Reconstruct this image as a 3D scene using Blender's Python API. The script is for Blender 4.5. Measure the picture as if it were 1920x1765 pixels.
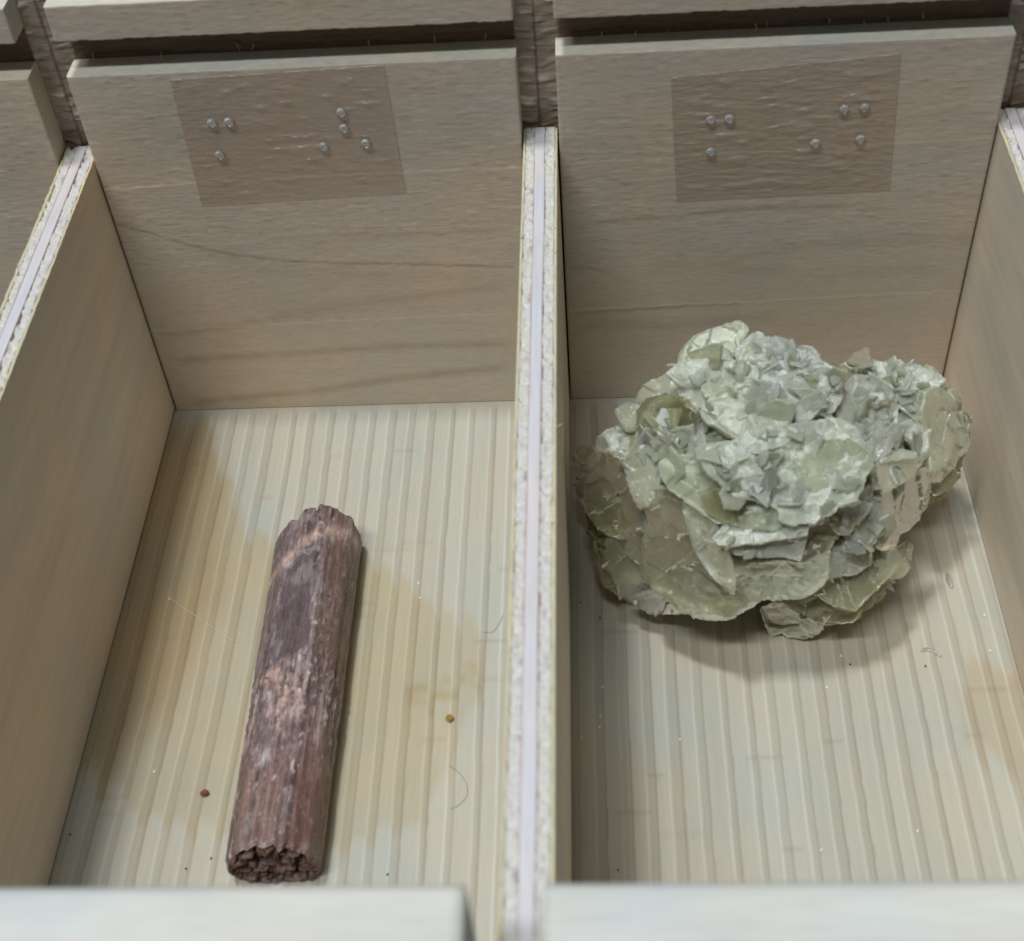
import bpy, math, random
import numpy as np
from mathutils import Matrix, Vector

random.seed(7)
RNG = np.random.default_rng(11)
S = 0.001                       # all geometry below is written in millimetres

scene = bpy.context.scene
for o in list(bpy.data.objects):
    bpy.data.objects.remove(o, do_unlink=True)
COL = scene.collection

# ------------------------------------------------------------------ camera
CAM = np.array([4.886, -169.1515, 163.716])
ROT = np.array([[0.9976902, 0.02382398, -0.0636136],
                [0.02602339, 0.73098147, 0.68190093],
                [-0.06274596, 0.68198131, -0.72867306]])   # right, up, forward
FPX = 2643.67                   # focal length in pixels of a 1920 wide picture
cam = bpy.data.cameras.new('camera')
cam.sensor_width = 36.0
cam.lens = FPX / 1920 * 36
cam.clip_start = 0.005
cam.clip_end = 20
cam.dof.use_dof = True
cam.dof.focus_distance = 0.226
cam.dof.aperture_fstop = 42
camo = bpy.data.objects.new('camera', cam)
COL.objects.link(camo)
mw = Matrix.Identity(4)
for i in range(3):
    mw[i][0] = ROT[0][i]
    mw[i][1] = ROT[1][i]
    mw[i][2] = -ROT[2][i]
    mw[i][3] = CAM[i] * S
camo.matrix_world = mw
scene.camera = camo

# ------------------------------------------------------------------ light
world = bpy.data.worlds.new('World')
scene.world = world
world.use_nodes = True
bg = world.node_tree.nodes['Background']
bg.inputs[0].default_value = (0.80, 0.90, 1.0, 1)
bg.inputs[1].default_value = 0.10


def area(name, direction, dist, size, power, color):
    l = bpy.data.lights.new(name, 'AREA')
    l.shape = 'RECTANGLE'
    l.size, l.size_y = size
    l.energy = power
    l.color = color
    o = bpy.data.objects.new(name, l)
    COL.objects.link(o)
    d = Vector(direction).normalized()
    o.location = d * dist + Vector((0, -0.05, 0))
    ax = (Vector((1, 0, 0)) - d * d.x).normalized()          # long side parallel to the back board
    ay = d.cross(ax)
    o.rotation_euler = Matrix((ax, ay, d)).transposed().to_euler()
    return o


area('ceiling_lamp_front', (-0.22, -0.38, 1.0), 1.9, (0.90, 0.12), 17.0, (0.90, 0.96, 1.0))
area('ceiling_lamp_overhead', (-0.18, 0.05, 1.0), 1.9, (0.20, 0.16), 16.5, (0.92, 0.97, 1.0))

scene.view_settings.view_transform = 'Standard'
scene.view_settings.look = 'None'
scene.view_settings.exposure = 0.18
scene.view_settings.gamma = 1.0
scene.view_settings.use_curve_mapping = False
scene.render.engine = 'CYCLES'

# ------------------------------------------------------------------ pixel -> place helpers


def ray(u, v):
    return ROT.T @ np.array([(u - 960) / FPX, -(v - 882.5) / FPX, 1.0])


def onz(u, v, z=0.0):
    d = ray(u, v)
    return CAM + d * (z - CAM[2]) / d[2]


def ony(u, v, y=0.0):
    d = ray(u, v)
    return CAM + d * (y - CAM[1]) / d[1]


# ------------------------------------------------------------------ numpy noise


def _hash(i, seed):
    x = (i[..., 0] * 374761393 + i[..., 1] * 668265263 + i[..., 2] * 2147483647 + seed * 974634777) & 0xFFFFFFFF
    x = ((x ^ (x >> 13)) * 1274126177) & 0xFFFFFFFF
    x = x ^ (x >> 16)
    return (x & 0xFFFFFF) / float(0xFFFFFF)


def vnoise(p, seed=0):
    p = np.asarray(p, float)
    i = np.floor(p).astype(np.int64)
    f = p - i
    f = f * f * (3 - 2 * f)
    r = 0
    for dx in (0, 1):
        wx = f[..., 0] if dx else 1 - f[..., 0]
        for dy in (0, 1):
            wy = f[..., 1] if dy else 1 - f[..., 1]
            for dz in (0, 1):
                wz = f[..., 2] if dz else 1 - f[..., 2]
                r = r + wx * wy * wz * _hash(i + np.array([dx, dy, dz]), seed)
    return r * 2 - 1


def fbm(p, octs=4, seed=0, gain=0.5):
    p = np.asarray(p, float)
    a, s, t = 1.0, 0, 0
    for k in range(octs):
        s = s + a * vnoise(p * (2.03 ** k) + 17.3 * k, seed + k)
        t += a
        a *= gain
    return s / t


def cell(p, seed=0):
    """F1, F2 and cell id of a 3-D Voronoi pattern."""
    p = np.asarray(p, float)
    b = np.floor(p).astype(np.int64)
    f1 = np.full(p.shape[0], 9.0)
    f2 = f1.copy()
    idv = np.zeros(p.shape[0])
    for dx in (-1, 0, 1):
        for dy in (-1, 0, 1):
            for dz in (-1, 0, 1):
                c = b + np.array([dx, dy, dz])
                q = c + np.stack([_hash(c, seed + 1), _hash(c, seed + 2), _hash(c, seed + 3)], -1)
                d = np.sqrt(((p - q) ** 2).sum(-1))
                near = d < f1
                f2 = np.where(near, f1, np.minimum(f2, d))
                idv = np.where(near, _hash(c, seed + 4), idv)
                f1 = np.where(near, d, f1)
    return f1, f2, idv


def facets(loc, size, seed, tilt):
    """Plane pieces with their own tilt and level, broken along straight cracks (2-D cells)."""
    p = loc[:, :2] / size
    b = np.floor(p).astype(np.int64)
    best = np.full(len(p), 9.0)
    sec = best.copy()
    hh = np.zeros(len(p))
    tone = np.zeros(len(p))
    for dx in (-1, 0, 1):
        for dy in (-1, 0, 1):
            c = np.stack([b[:, 0] + dx, b[:, 1] + dy, np.full(len(p), seed)], -1)
            q = c[:, :2] + np.stack([_hash(c, 1), _hash(c, 2)], -1)
            d = np.sqrt(((p - q) ** 2).sum(-1))
            near = d < best
            sec = np.where(near, best, np.minimum(sec, d))
            loc_h = ((p - q) * (np.stack([_hash(c, 3), _hash(c, 4)], -1) - 0.5)).sum(-1) * 2 * tilt * size + (_hash(c, 5) - 0.5) * tilt * size * 0.7
            hh = np.where(near, loc_h, hh)
            tone = np.where(near, _hash(c, 6), tone)
            best = np.where(near, d, best)
    return hh, sec - best, tone


def sstep(a, b, x):
    t = np.clip((x - a) / (b - a), 0, 1)
    return t * t * (3 - 2 * t)


def lerp(a, b, t):
    return np.asarray(a) + (np.asarray(b) - np.asarray(a)) * np.asarray(t)[..., None]


# ------------------------------------------------------------------ object helpers


def mesh_obj(name, verts, faces, mat, parent=None, smooth=True, flat_faces=None, col=None):
    me = bpy.data.meshes.new(name)
    me.from_pydata((np.asarray(verts, float) * S).tolist(), [], faces if isinstance(faces, list) else faces.tolist())
    me.update()
    if smooth:
        fl = np.ones(len(me.polygons), bool)
        if flat_faces is not None:
            fl[flat_faces] = False
        me.polygons.foreach_set('use_smooth', fl)
    if col is not None:
        a = me.color_attributes.new('col', 'FLOAT_COLOR', 'POINT')
        c = np.ones((len(me.vertices), 4), np.float32)
        c[:, :3] = np.clip(col, 0.002, 1)
        a.data.foreach_set('color', c.ravel())
    me.materials.append(mat)
    o = bpy.data.objects.new(name, me)
    COL.objects.link(o)
    if parent is not None:
        o.parent = parent
    return o


def empty(name, loc=(0, 0, 0)):
    o = bpy.data.objects.new(name, None)
    o.empty_display_size = 0.01
    o.location = [c * S for c in loc]
    COL.objects.link(o)
    return o


def tag(o, label, cat, group=None):
    o['label'] = label
    o['category'] = cat
    if group:
        o['group'] = group
    return o


def grid_faces(nu, nv, off=0, flip=False):
    i = np.arange(nu - 1)[:, None] * nv + np.arange(nv - 1)[None, :] + off
    q = np.stack([i, i + nv, i + nv + 1, i + 1], -1).reshape(-1, 4)
    return q[:, ::-1] if flip else q


def slab(name, P, back, mat, parent=None, col=None, backcol=None):
    """A board whose front is the height-mapped grid P (nu,nv,3); 'back' is the vector from the front to the rear face."""
    nu, nv, _ = P.shape
    V = P.reshape(-1, 3)
    n = len(V)
    per = [(i, 0) for i in range(nu)] + [(nu - 1, j) for j in range(1, nv)] + \
          [(i, nv - 1) for i in range(nu - 2, -1, -1)] + [(0, j) for j in range(nv - 2, 0, -1)]
    pidx = [a * nv + b for a, b in per]
    bk = np.asarray(back, float)
    rim = V[pidx] + bk * min(1.0, 0.18 / (np.linalg.norm(bk) + 1e-9)) * 0.5      # sawn faces start just behind the front edge
    rear = V[pidx] + bk
    m = len(pidx)
    F = grid_faces(nu, nv).tolist()
    for k in range(m):
        k2 = (k + 1) % m
        F.append([pidx[k], n + k, n + k2, pidx[k2]])
        F.append([n + k, n + m + k, n + m + k2, n + k2])
    F.append([n + m + k for k in range(m)])
    allv = np.vstack([V, rim, rear])
    nF = (nu - 1) * (nv - 1)
    flat = list(range(nF, len(F)))
    c = None
    if col is not None:
        cc = col.reshape(-1, 3)
        rc = cc[pidx] if backcol is None else np.repeat([backcol], m, 0)
        c = np.vstack([cc, rc, rc])
    o = mesh_obj(name, allv, F, mat, parent, True, flat, c)
    # make the normals point outwards whichever way the grid runs
    import bmesh
    bm = bmesh.new()
    bm.from_mesh(o.data)
    bmesh.ops.recalc_face_normals(bm, faces=bm.faces)
    bm.to_mesh(o.data)
    bm.free()
    return o


def box(name, lo, hi, mat, parent=None):
    x0, y0, z0 = lo
    x1, y1, z1 = hi
    v = [(x0, y0, z0), (x1, y0, z0), (x1, y1, z0), (x0, y1, z0), (x0, y0, z1), (x1, y0, z1), (x1, y1, z1), (x0, y1, z1)]
    f = [[3, 2, 1, 0], [4, 5, 6, 7], [0, 1, 5, 4], [1, 2, 6, 5], [2, 3, 7, 6], [3, 0, 4, 7]]
    return mesh_obj(name, v, f, mat, parent, smooth=False)


# ------------------------------------------------------------------ materials


def new_mat(name):
    m = bpy.data.materials.new(name)
    m.use_nodes = True
    nt = m.node_tree
    return m, nt, nt.nodes['Principled BSDF']


def N(nt, kind, **kw):
    n = nt.nodes.new(kind)
    for k, v in kw.items():
        setattr(n, k, v)
    return n


def coords_mm(nt, scale):
    tc = N(nt, 'ShaderNodeTexCoord')
    mp = N(nt, 'ShaderNodeMapping')
    mp.inputs['Scale'].default_value = [1000.0 * s for s in scale]
    nt.links.new(tc.outputs['Object'], mp.inputs['Vector'])
    return mp.outputs['Vector']


def noise(nt, vec, scale, detail=4, rough=0.55, dist=0.0):
    n = N(nt, 'ShaderNodeTexNoise')
    n.inputs['Scale'].default_value = scale
    n.inputs['Detail'].default_value = detail
    n.inputs['Roughness'].default_value = rough
    n.inputs['Distortion'].default_value = dist
    nt.links.new(vec, n.inputs['Vector'])
    return n.outputs['Fac']


def ramp(nt, fac, stops):
    r = N(nt, 'ShaderNodeValToRGB')
    e = r.color_ramp.elements
    while len(e) < len(stops):
        e.new(0.5)
    for el, (p, c) in zip(e, stops):
        el.position = p
        el.color = (*c, 1) if len(c) == 3 else c
    nt.links.new(fac, r.inputs['Fac'])
    return r.outputs['Color']


def mix(nt, a, b, fac, mode='MIX'):
    m = N(nt, 'ShaderNodeMix', data_type='RGBA', blend_type=mode)
    for sock, v in ((m.inputs[0], fac), (m.inputs[6], a), (m.inputs[7], b)):
        if isinstance(v, (int, float)):
            sock.default_value = v
        elif isinstance(v, tuple):
            sock.default_value = (*v, 1)
        else:
            nt.links.new(v, sock)
    return m.outputs[2]


def bump(nt, bsdf, h, strength, dist_mm):
    b = N(nt, 'ShaderNodeBump')
    b.inputs['Strength'].default_value = strength
    b.inputs['Distance'].default_value = dist_mm * S
    nt.links.new(h, b.inputs['Height'])
    nt.links.new(b.outputs['Normal'], bsdf.inputs['Normal'])
    return b


def g(v):
    return (v, v, v)


def wood(name, base, grain, fine=0.10, broad=0.12, rough=0.6, attr=False, bump_mm=0.05, tint=None):
    """Sawn wood; grain = stretch per axis (small number = long along that axis)."""
    m, nt, b = new_mat(name)
    v = coords_mm(nt, grain)
    n1 = noise(nt, v, 1.0, 5, 0.6)
    v2 = coords_mm(nt, tuple(s * 0.22 for s in grain))
    n2 = noise(nt, v2, 1.0, 4, 0.5, 0.6)
    v3 = coords_mm(nt, (0.05, 0.05, 0.05))
    n3 = noise(nt, v3, 1.0, 3, 0.5)
    if attr:
        a = N(nt, 'ShaderNodeAttribute')
        a.attribute_name = 'col'
        c = a.outputs['Color']
    else:
        c = base
    f1 = ramp(nt, n1, [(0.30, g(1 - fine * 1.6)), (0.5, g(1.0)), (0.72, g(1 + fine))])
    f2 = ramp(nt, n2, [(0.32, g(1 - broad)), (0.5, g(1.0)), (0.70, g(1 + broad * 0.6))])
    t = tint or (0.93, 0.98, 1.02)
    f3 = ramp(nt, n3, [(0.35, t), (0.65, (1.04, 1.0, 0.94))])
    c = mix(nt, c, f1, 1.0, 'MULTIPLY')
    c = mix(nt, c, f2, 1.0, 'MULTIPLY')
    c = mix(nt, c, f3, 1.0, 'MULTIPLY')
    nt.links.new(c, b.inputs['Base Color'])
    b.inputs['Roughness'].default_value = rough
    b.inputs['Specular IOR Level'].default_value = 0.3
    bump(nt, b, n1, 0.5, bump_mm)
    return m


M_FLOOR = wood('spruce_floor', None, (2.6, 0.12, 2.2), 0.03, 0.025, 0.5, attr=True, bump_mm=0.02)
M_PANEL = wood('back_panel_wood', None, (0.55, 1.0, 3.6), 0.075, 0.05, 0.55, attr=True, bump_mm=0.035)
M_FACE = wood('divider_face_wood', (0.73, 0.625, 0.495), (0.8, 0.06, 0.8), 0.04, 0.08, 0.6, bump_mm=0.01)
M_EDGE = wood('veneer_edge', (0.62, 0.54, 0.36), (3.0, 0.5, 3.0), 0.10, 0.10, 0.7)
M_FRONT = wood('front_board_wood', (0.60, 0.60, 0.57), (0.2, 1.6, 1.6), 0.04, 0.06, 0.6, bump_mm=0.02)
M_CORE = wood('core_ply_wood', (0.64, 0.60, 0.61), (2.4, 0.15, 2.4), 0.05, 0.06, 0.6)


def rough_ply():
    m, nt, b = new_mat('cross_ply_end_grain')
    v = coords_mm(nt, (1, 1, 1))
    n = noise(nt, v, 2.2, 5, 0.7)
    n2 = noise(nt, v, 0.35, 3, 0.5)
    c = ramp(nt, n, [(0.28, (0.44, 0.41, 0.38)), (0.42, (0.58, 0.56, 0.53)), (0.6, (0.66, 0.65, 0.63)), (0.8, (0.76, 0.75, 0.74))])
    c = mix(nt, c, ramp(nt, n2, [(0.4, (1.0, 0.97, 0.98)), (0.62, (1.0, 0.98, 0.88))]), 1.0, 'MULTIPLY')
    nt.links.new(c, b.inputs['Base Color'])
    b.inputs['Roughness'].default_value = 0.75
    bump(nt, b, n, 0.6, 0.2)
    return m


M_CROSS = rough_ply()


def simple(name, c, rough=0.6, spec=0.4):
    m, nt, b = new_mat(name)
    v = coords_mm(nt, (1, 1, 1))
    n = noise(nt, v, 1.5, 4, 0.6)
    cc = mix(nt, c, ramp(nt, n, [(0.3, g(0.75)), (0.7, g(1.2))]), 1.0, 'MULTIPLY')
    nt.links.new(cc, b.inputs['Base Color'])
    b.inputs['Roughness'].default_value = rough
    b.inputs['Specular IOR Level'].default_value = spec
    return m


M_GLUE = simple('pink_glue_line', (0.55, 0.36, 0.38))


def burnt():
    m, nt, b = new_mat('saw_burnt_groove')
    a = N(nt, 'ShaderNodeAttribute')
    a.attribute_name = 'col'
    v = coords_mm(nt, (0.7, 1.5, 3.0))
    n = noise(nt, v, 1.0, 5, 0.6)
    c = mix(nt, a.outputs['Color'], ramp(nt, n, [(0.3, g(0.7)), (0.7, g(1.25))]), 1.0, 'MULTIPLY')
    nt.links.new(c, b.inputs['Base Color'])
    b.inputs['Roughness'].default_value = 0.42
    bump(nt, b, n, 0.6, 0.12)
    return m


M_BURNT = burnt()

# ------------------------------------------------------------------ box dimensions (mm)
XL, XC1, XC2, XR = -66.82, -4.82, 0.0, 60.98
T = XC2 - XC1
DIV = [(XL - T, XL), (XC1, XC2), (XR, XR + T)]
H_DIV, H_LIP, H_RAIL, H_TOP = 50.07, 63.94, 69.15, 74.31
DEPTH = 4.52
Y_FRONT = -124.05
X_MIN, X_MAX = -104.0, 98.0
GAP = 0.28

tray = tag(empty('specimen_box', (0, -60, 0)), 'pale wooden box with grooved back board and plywood dividers making open compartments', 'box')


def part_parent(o):
    """Parent to the box without moving (the box Empty sits at its base)."""
    o.parent = tray
    o.matrix_parent_inverse = Matrix.Translation((0, 60 * S, 0))
    return o


# ---- base board: spruce with raised growth rings running front to back
def base_board():
    xs = np.concatenate([np.arange(X_MIN, XL - 2, 2.0), np.arange(XL - 1, XR + 1.6, 0.15), np.arange(XR + 4, X_MAX + 1, 2.0)])
    ys = np.concatenate([np.arange(-127.6, -96, 0.9), np.arange(-95.5, 4.4, 0.6)])
    X, Y = np.meshgrid(xs, ys, indexing='ij')
    flat = np.stack([X.ravel(), Y.ravel(), np.zeros(X.size)], -1)
    # ring positions, irregular
    rings = [X_MIN - 2]
    r = np.random.default_rng(4)
    while rings[-1] < X_MAX + 4:
        rings.append(rings[-1] + r.uniform(3.05, 3.55))
    rings = np.array(rings)
    wob = 0.22 * fbm(np.stack([X.ravel() * 0.05, Y.ravel() * 0.035, np.zeros(X.size)], -1), 3, 3) \
        + 0.05 * fbm(np.stack([X.ravel() * 0.3, Y.ravel() * 0.4, np.zeros(X.size)], -1), 2, 5)
    xx = X.ravel() + wob * 1.6
    k = np.clip(np.searchsorted(rings, xx) - 1, 0, len(rings) - 2)
    t = (xx - rings[k]) / (rings[k + 1] - rings[k])
    late = 0.30 + 0.22 * r.random(len(rings))[k]          # share of darker late wood
    sharp = sstep(1.0, 0.972, t)
    dark = sstep(1 - late - 0.07, 1 - late + 0.05, t)      # late wood at the right of each ring
    line = np.exp(-((t - 0.955) / 0.045) ** 2)
    line2 = np.exp(-((t - (1 - late)) / 0.05) ** 2)
    strength = 0.55 + 0.45 * r.random(len(rings))[k]
    fade = sstep(-0.9, -2.2, Y.ravel() + 0.4 * fbm(flat * 0.4, 2, 8))       # clean strip along the back wall
    relief = (0.045 * dark - 0.10 * line) * strength * fade
    relief += 0.015 * fbm(flat * np.array([1.2, 0.25, 1]), 3, 9)
    early_c = np.array([0.470, 0.440, 0.362])
    late_c = np.array([0.392, 0.355, 0.280])
    c = lerp(np.repeat([early_c], len(xx), 0), late_c, 0.80 * dark * strength * (0.25 + 0.75 * fade))
    c = lerp(c, np.array([0.30, 0.24, 0.16]), 0.50 * line * strength * fade)
    c = lerp(c, np.array([0.70, 0.68, 0.60]), 0.60 * line2 * (1 - strength * 0.5) * fade)
    ringtone = 0.97 + 0.06 * r.random(len(rings))[k]
    c = c * ringtone[:, None]
    # old stains and one painted shade strip, their edges stepping from ring to ring
    jy = (r.random(len(rings))[k] - 0.5) * 5.5 + (dark - 0.5) * 2.0

    def inside(poly, soft):
        pts = np.array([onz(*p)[:2] for p in poly])
        px, py = X.ravel() + 0 * jy, Y.ravel() + jy
        ins = np.zeros(len(px), bool)
        dist = np.full(len(px), 1e9)
        for a in range(len(pts)):
            p, q = pts[a], pts[(a + 1) % len(pts)]
            cond = ((p[1] > py) != (q[1] > py)) & (px < (q[0] - p[0]) * (py - p[1]) / (q[1] - p[1] + 1e-12) + p[0])
            ins ^= cond
            d = q - p
            tt = np.clip(((px - p[0]) * d[0] + (py - p[1]) * d[1]) / (d @ d), 0, 1)
            dist = np.minimum(dist, np.hypot(px - p[0] - tt * d[0], py - p[1] - tt * d[1]))
        sd = np.where(ins, dist, -dist)
        return sstep(-soft, soft, sd)
    st = inside([(300, 780), (372, 792), (440, 895), (470, 985), (560, 1030), (700, 1040), (790, 1110), (870, 1165), (915, 1230), (905, 1320),
                 (850, 1420), (790, 1530), (560, 1600), (330, 1515), (200, 1500), (150, 1420)], 1.0)
    st *= 0.75 + 0.35 * fbm(flat * 0.06, 3, 21)
    inner = inside([(290, 800), (400, 815), (435, 900), (420, 1100), (330, 1300), (190, 1480), (160, 1420)], 3.0)
    edge = inside([(760, 1268), (905, 1268), (900, 1312), (762, 1312)], 0.8)
    c = c * lerp(np.ones((len(xx), 3)), np.array([0.93, 0.84, 0.68]), np.clip(st, 0, 1))
    c = c * lerp(np.ones((len(xx), 3)), np.array([0.88, 0.79, 0.66]), np.clip(inner, 0, 1))
    c = c * lerp(np.ones((len(xx), 3)), np.array([0.90, 0.78, 0.58]), edge * (0.5 + 0.5 * vnoise(flat * 0.7, 4)))
    st2 = inside([(1795, 1300), (1850, 1240), (1960, 1200), (2080, 1500), (1900, 1470), (1815, 1400)], 1.5)
    c = c * lerp(np.ones((len(xx), 3)), np.array([0.95, 0.82, 0.68]), 0.8 * st2)
    div_shade = inside([(1066, 1180), (1100, 1190), (1110, 1640), (1062, 1640)], 2.0)  # middle divider's shade, painted into the floor colour along its right face
    c = c * lerp(np.ones((len(xx), 3)), np.array([0.93, 0.88, 0.74]), 0.7 * div_shade)
    # short cross scratches
    for _ in range(46):
        x0, y0, ln = r.uniform(XL, XR), r.uniform(-95, -4), r.uniform(0.8, 4)
        mk = np.exp(-((Y.ravel() - y0) / 0.3) ** 2) * sstep(ln, ln * 0.6, np.abs(X.ravel() - x0))
        c = c * lerp(np.ones((len(xx), 3)), np.array([0.80, 0.72, 0.60]), 0.5 * mk)
    P = np.stack([X, Y, relief.reshape(X.shape)], -1)
    o = slab('base_board', P, (0, 0, -6), M_FLOOR, None, c.reshape(X.shape + (3,)))
    return part_parent(o)


base_board()


# ---- back board
def zoom_line(pts, ox, oy, sc):
    return [ony(ox + x / sc, oy + y / sc) for x, y in pts]


# (points, width mm, colour factor, strength, relief)
LEFT_LINES = [([(90, 290), (230, 325), (410, 385), (620, 430), (850, 455), (1090, 467), (1400, 470), (1890, 485)], 0.26, (0.72, 0.68, 0.62), 0.9, -0.04),
              ([(30, 135), (400, 110), (1000, 75), (1400, 55), (1930, 35)], 0.16, (1.35, 1.33, 1.28), 0.8, 0.03),
              ([(250, 770), (650, 750), (900, 735), (1400, 710), (1880, 690)], 0.16, (1.25, 1.24, 1.2), 0.6, 0.02),
              ([(310, 905), (900, 872), (1300, 840), (1900, 825)], 0.8, (0.80, 0.76, 0.70), 0.8, 0),
              ([(380, 1095), (1000, 1040), (1300, 990), (1900, 925)], 0.9, (0.80, 0.75, 0.70), 0.8, 0),
              ([(250, 800), (600, 752), (900, 690), (1100, 660), (1900, 560)], 0.9, (0.84, 0.80, 0.76), 0.7, 0),
              ([(480, 420), (800, 500), (1200, 520), (1900, 530)], 1.2, (0.92, 0.90, 0.86), 0.7, 0),
              ([(1000, 340), (1500, 330), (1900, 310)], 0.5, (0.86, 0.82, 0.78), 0.6, 0)]
RIGHT_LINES = [([(-20, 158), (500, 130), (860, 105), (1450, 70), (1930, 38)], 0.16, (1.35, 1.33, 1.28), 0.75, 0.03),
               ([(30, 785), (230, 775), (500, 760), (860, 745), (1300, 720), (1760, 698)], 0.16, (1.28, 1.26, 1.2), 0.65, 0.03),
               ([(40, 800), (230, 786), (500, 770), (860, 756)], 0.35, (0.74, 0.70, 0.64), 0.7, -0.03),
               ([(100, 425), (250, 398), (500, 380), (830, 345), (1300, 330)], 0.45, (0.76, 0.72, 0.66), 0.8, 0),
               ([(40, 600), (160, 600), (250, 630), (300, 690)], 0.4, (0.78, 0.74, 0.68), 0.7, 0),
               ([(60, 860), (250, 840), (500, 850), (1000, 800)], 1.0, (0.84, 0.82, 0.78), 0.7, 0),
               ([(700, 570), (1000, 510), (1500, 480), (1850, 480)], 1.2, (0.90, 0.87, 0.84), 0.7, 0),
               ([(350, 600), (700, 590), (1100, 640), (1700, 600)], 0.9, (0.90, 0.88, 0.84), 0.6, 0)]


def panel(name, x0, x1, z0, z1, lines, origin, seed, parent, ragged_low=0.0, chamfer=True):
    nx = max(8, int((x1 - x0) / 0.30))
    nz = max(4, int((z1 - z0) / 0.18))
    xs = np.linspace(x0, x1, nx)
    zs = np.linspace(z0, z1, nz)
    X, Z = np.meshgrid(xs, zs, indexing='ij')
    xf, zf = X.ravel(), Z.ravel()
    p = np.stack([xf, zf, np.full(xf.size, seed * 3.1)], -1)
    base = np.array([0.60, 0.497, 0.392])
    c = np.repeat([base], xf.size, 0)
    tone = fbm(p * np.array([0.02, 0.09, 1]), 4, seed)
    c = c * (1 + 0.12 * tone)[:, None] * lerp(np.ones((xf.size, 3)), np.array([0.95, 0.97, 1.01]), sstep(20, 45, zf))
    # short pores: dashes along the grain, stronger in the upper part of the board
    pores = vnoise(p * np.array([0.62, 3.0, 1]), seed + 5) * 0.6 + vnoise(p * np.array([1.2, 4.4, 1]), seed + 6) * 0.4
    up = sstep(22, 40, zf + 3 * tone)
    pd = sstep(0.30, 0.75, pores)
    pl = sstep(0.30, 0.75, -pores)
    c = c * (1 - 0.20 * pd * (0.25 + 0.75 * up))[:, None]
    c = c * (1 + 0.17 * pl * (0.25 + 0.75 * up))[:, None]
    rel = 0.045 * pores * (0.25 + 0.75 * up)
    for pts, w, colf, st, rl in lines:
        q = np.array(zoom_line(pts, *origin))
        o = np.argsort(q[:, 0])
        zl = np.interp(xf, q[o, 0], q[o, 2], left=np.nan, right=np.nan)
        d = (zf - zl + 0.12 * vnoise(np.stack([xf * 0.8, zf * 0, zf * 0], -1), seed)) / w
        mk = np.nan_to_num(np.exp(-d ** 2)) * (0.72 + 0.28 * vnoise(np.stack([xf * 0.5, zf * 0.1, zf * 0], -1), seed + 9))
        ends = sstep(q[o[0], 0] - 0.01, q[o[0], 0] + 4, xf) * sstep(q[o[-1], 0] + 0.01, q[o[-1], 0] - 4, xf) if w > 0.3 else 1.0
        mk = np.clip(mk * st * ends * 1.35, 0, 1)
        c = c * lerp(np.ones((xf.size, 3)), np.array(colf), mk)
        rel = rel + rl * mk
    Yv = -rel.reshape(X.shape)
    Zv = Z.copy()
    if ragged_low:
        jag = ragged_low * np.abs(fbm(np.stack([xs * 0.8, xs * 0, xs * 0], -1), 4, seed + 3))
        Zv[:, 0] += jag
        Zv[:, 1] += jag * 0.4
    if chamfer:
        Yv[:, -1] += 0.06
        Yv[0, :] += 0.06
        Yv[-1, :] += 0.06
    P = np.stack([X, Yv, Zv], -1)
    return slab(name, P, (0, DEPTH + 0.10, 0), M_PANEL, parent, c.reshape(X.shape + (3,)), (0.60, 0.56, 0.46))


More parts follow.
